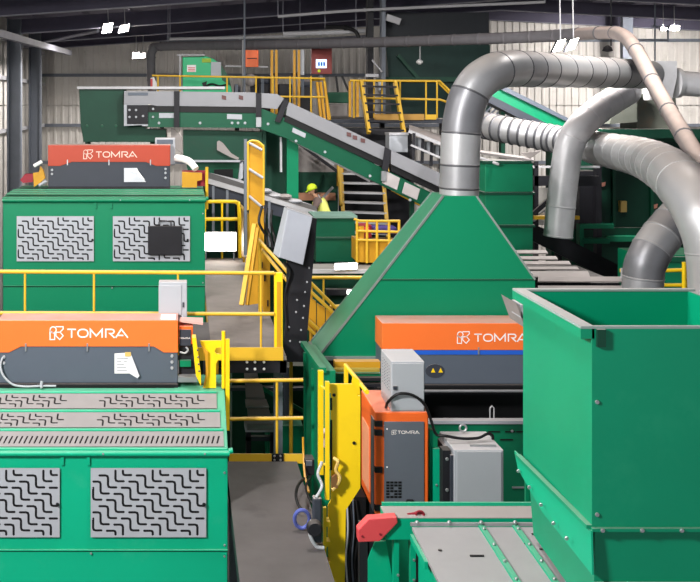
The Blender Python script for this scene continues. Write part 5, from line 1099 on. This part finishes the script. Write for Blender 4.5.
for s, hx, hy in ((-1, 305, 212), (1, 309, 214)):
    sh = Q(317.5, 200.5, s*.21); el = Q(314, 209.5, s*.27); wr = Q(308.5, 212, s*.12)
    b.tube([sh, sh.lerp(el, .5), el, el.lerp(wr, .5), wr], [.062, .055, .045, .042, .03], 10)
    d = (wr-el).normalized(); pm = wr+d*.05; b.tube([wr, pm, wr+d*.095], [.03, .042, .036], 8); sd = Vector((0, 1, 0)); dn = Vector((0, 0, -1))
    for k in range(4):
        k0 = wr+d*.09+sd*(k-1.5)*.021; ln = (.066, .078, .072, .054)[k]
        b.tube([k0, k0+d*ln*.5+dn*.006, k0+d*ln*.85+dn*.03], [.0095, .009, .0075], 6)
    th0 = wr+d*.03-sd*s*.035; b.tube([th0, th0+d*.03-sd*s*.02+dn*.012, th0+d*.065-sd*s*.02+dn*.025], [.012, .011, .009], 6)
for s in (-1, 1):
    hip = pv+Vector((0, s*.09, -.02)); kn = Vector((hip.x-.05, hip.y, UD+.46)); an = Vector((hip.x+.02, hip.y, UD+.08))
    b.tube([hip, hip.lerp(kn, .5), kn, kn.lerp(an, .4), an], [.095, .085, .062, .06, .042], 10); b.tube([an, an+Vector((-.05, 0, -.045)), an+Vector((-.17, 0, -.05))], [.045, .04, .028], 8)
def remesh(o, v):
    r = o.modifiers.new('remesh', 'REMESH'); r.mode = 'VOXEL'; r.voxel_size = v; r.use_smooth_shade = True
    s_ = o.modifiers.new('smooth', 'SMOOTH'); s_.iterations = 2; s_.factor = .4
body = b.build('body', SKIN, t); remesh(body, .0075)
j = MB()
j.tube([Q(325, 217), Q(323, 212), ch, Q(317.5, 199.5), Q(316.2, 197.4)], [.165, .16, .178, .14, .075], 14)
for s in (-1, 1):
    sh = Q(317.5, 200.5, s*.21); el = Q(314, 209.5, s*.27); wr = Q(308.5, 212, s*.12)
    j.tube([Q(318, 200.5, s*.1), sh, sh.lerp(el, .5), el, el.lerp(wr, .5), el.lerp(wr, .95)], [.10, .10, .085, .068, .058, .046], 10)
jo = j.build('jacket', JACKET, t); remesh(jo, .012)
v_ = MB(); v_.tube([Q(325.5, 217), Q(323, 212), ch, Q(318, 200.6), Q(317.2, 199)], [.18, .175, .192, .165, .12], 16, caps=False); vo = v_.build('vest', HIVIS2, t); so = vo.modifiers.new('solid', 'SOLIDIFY'); so.thickness = .01
for s in (-1, 1): MB().bar(Q(318, 198.5, s*.12)+Vector((0, -.03, .1)), Q(325, 214, s*.13)+Vector((0, 0, .15)), .05, .02).build('reflective_strip', WSTEEL, vo)
tr_ = MB()
for s in (-1, 1):
    hip = pv+Vector((0, s*.09, -.02)); kn = Vector((hip.x-.05, hip.y, UD+.46)); an = Vector((hip.x+.02, hip.y, UD+.08))
    tr_.tube([hip+Vector((-.01, 0, .1)), hip, hip.lerp(kn, .5), kn, kn.lerp(an, .4), an], [.11, .112, .10, .08, .075, .062], 12)
to = tr_.build('trousers', TROUS, t); remesh(to, .012)
for s in (-1, 1):
    an = Vector((pv.x+.02, pv.y+s*.09, UD+.08)); MB().hexa([an+Vector(q) for q in ((-.22, -.05, -.08), (.06, -.05, -.08), (.06, .05, -.08), (-.22, .05, -.08), (-.2, -.04, -.02), (.05, -.045, .06), (.05, .045, .06), (-.2, .04, -.02))]).build('boot', BLACKD, t, .02)
MB().ball(hd+Vector((.045, 0, -.01)), .095, 12, 8, (.8, .85, 1.0)).build('hair', HAIR, t)
hm = MB(); 
ax = Vector((-.35, 0, 1)).normalized(); hc = hd+ax*.03
n = 18; vsx = []; prf = [(.128, -.02), (.126, .03), (.112, .075), (.08, .11), (.04, .128), (.0005, .134)]
u = Vector((1, 0, .35)).normalized(); vv = Vector((0, 1, 0))
for r_, h_ in prf:
    for k in range(n): a = 2*math.pi*k/n; vsx.append(hc+u*math.cos(a)*r_+vv*math.sin(a)*r_*.85+ax*h_)
hm.add(vsx, [(i*n+k, i*n+(k+1) % n, (i+1)*n+(k+1) % n, (i+1)*n+k) for i in range(len(prf)-1) for k in range(n)], True)
ho = hm.build('helmet', HIVIS, t); so = ho.modifiers.new('solid', 'SOLIDIFY'); so.thickness = .006
pk = [hc+u*(-.115)+vv*.09*q+ax*(-.015) for q in (-1, 1)]+[hc+u*(-.18)+vv*.05*q+ax*(-.03) for q in (1, -1)]
MB().prism(pk, ax*.012).build('peak', HIVIS, ho)
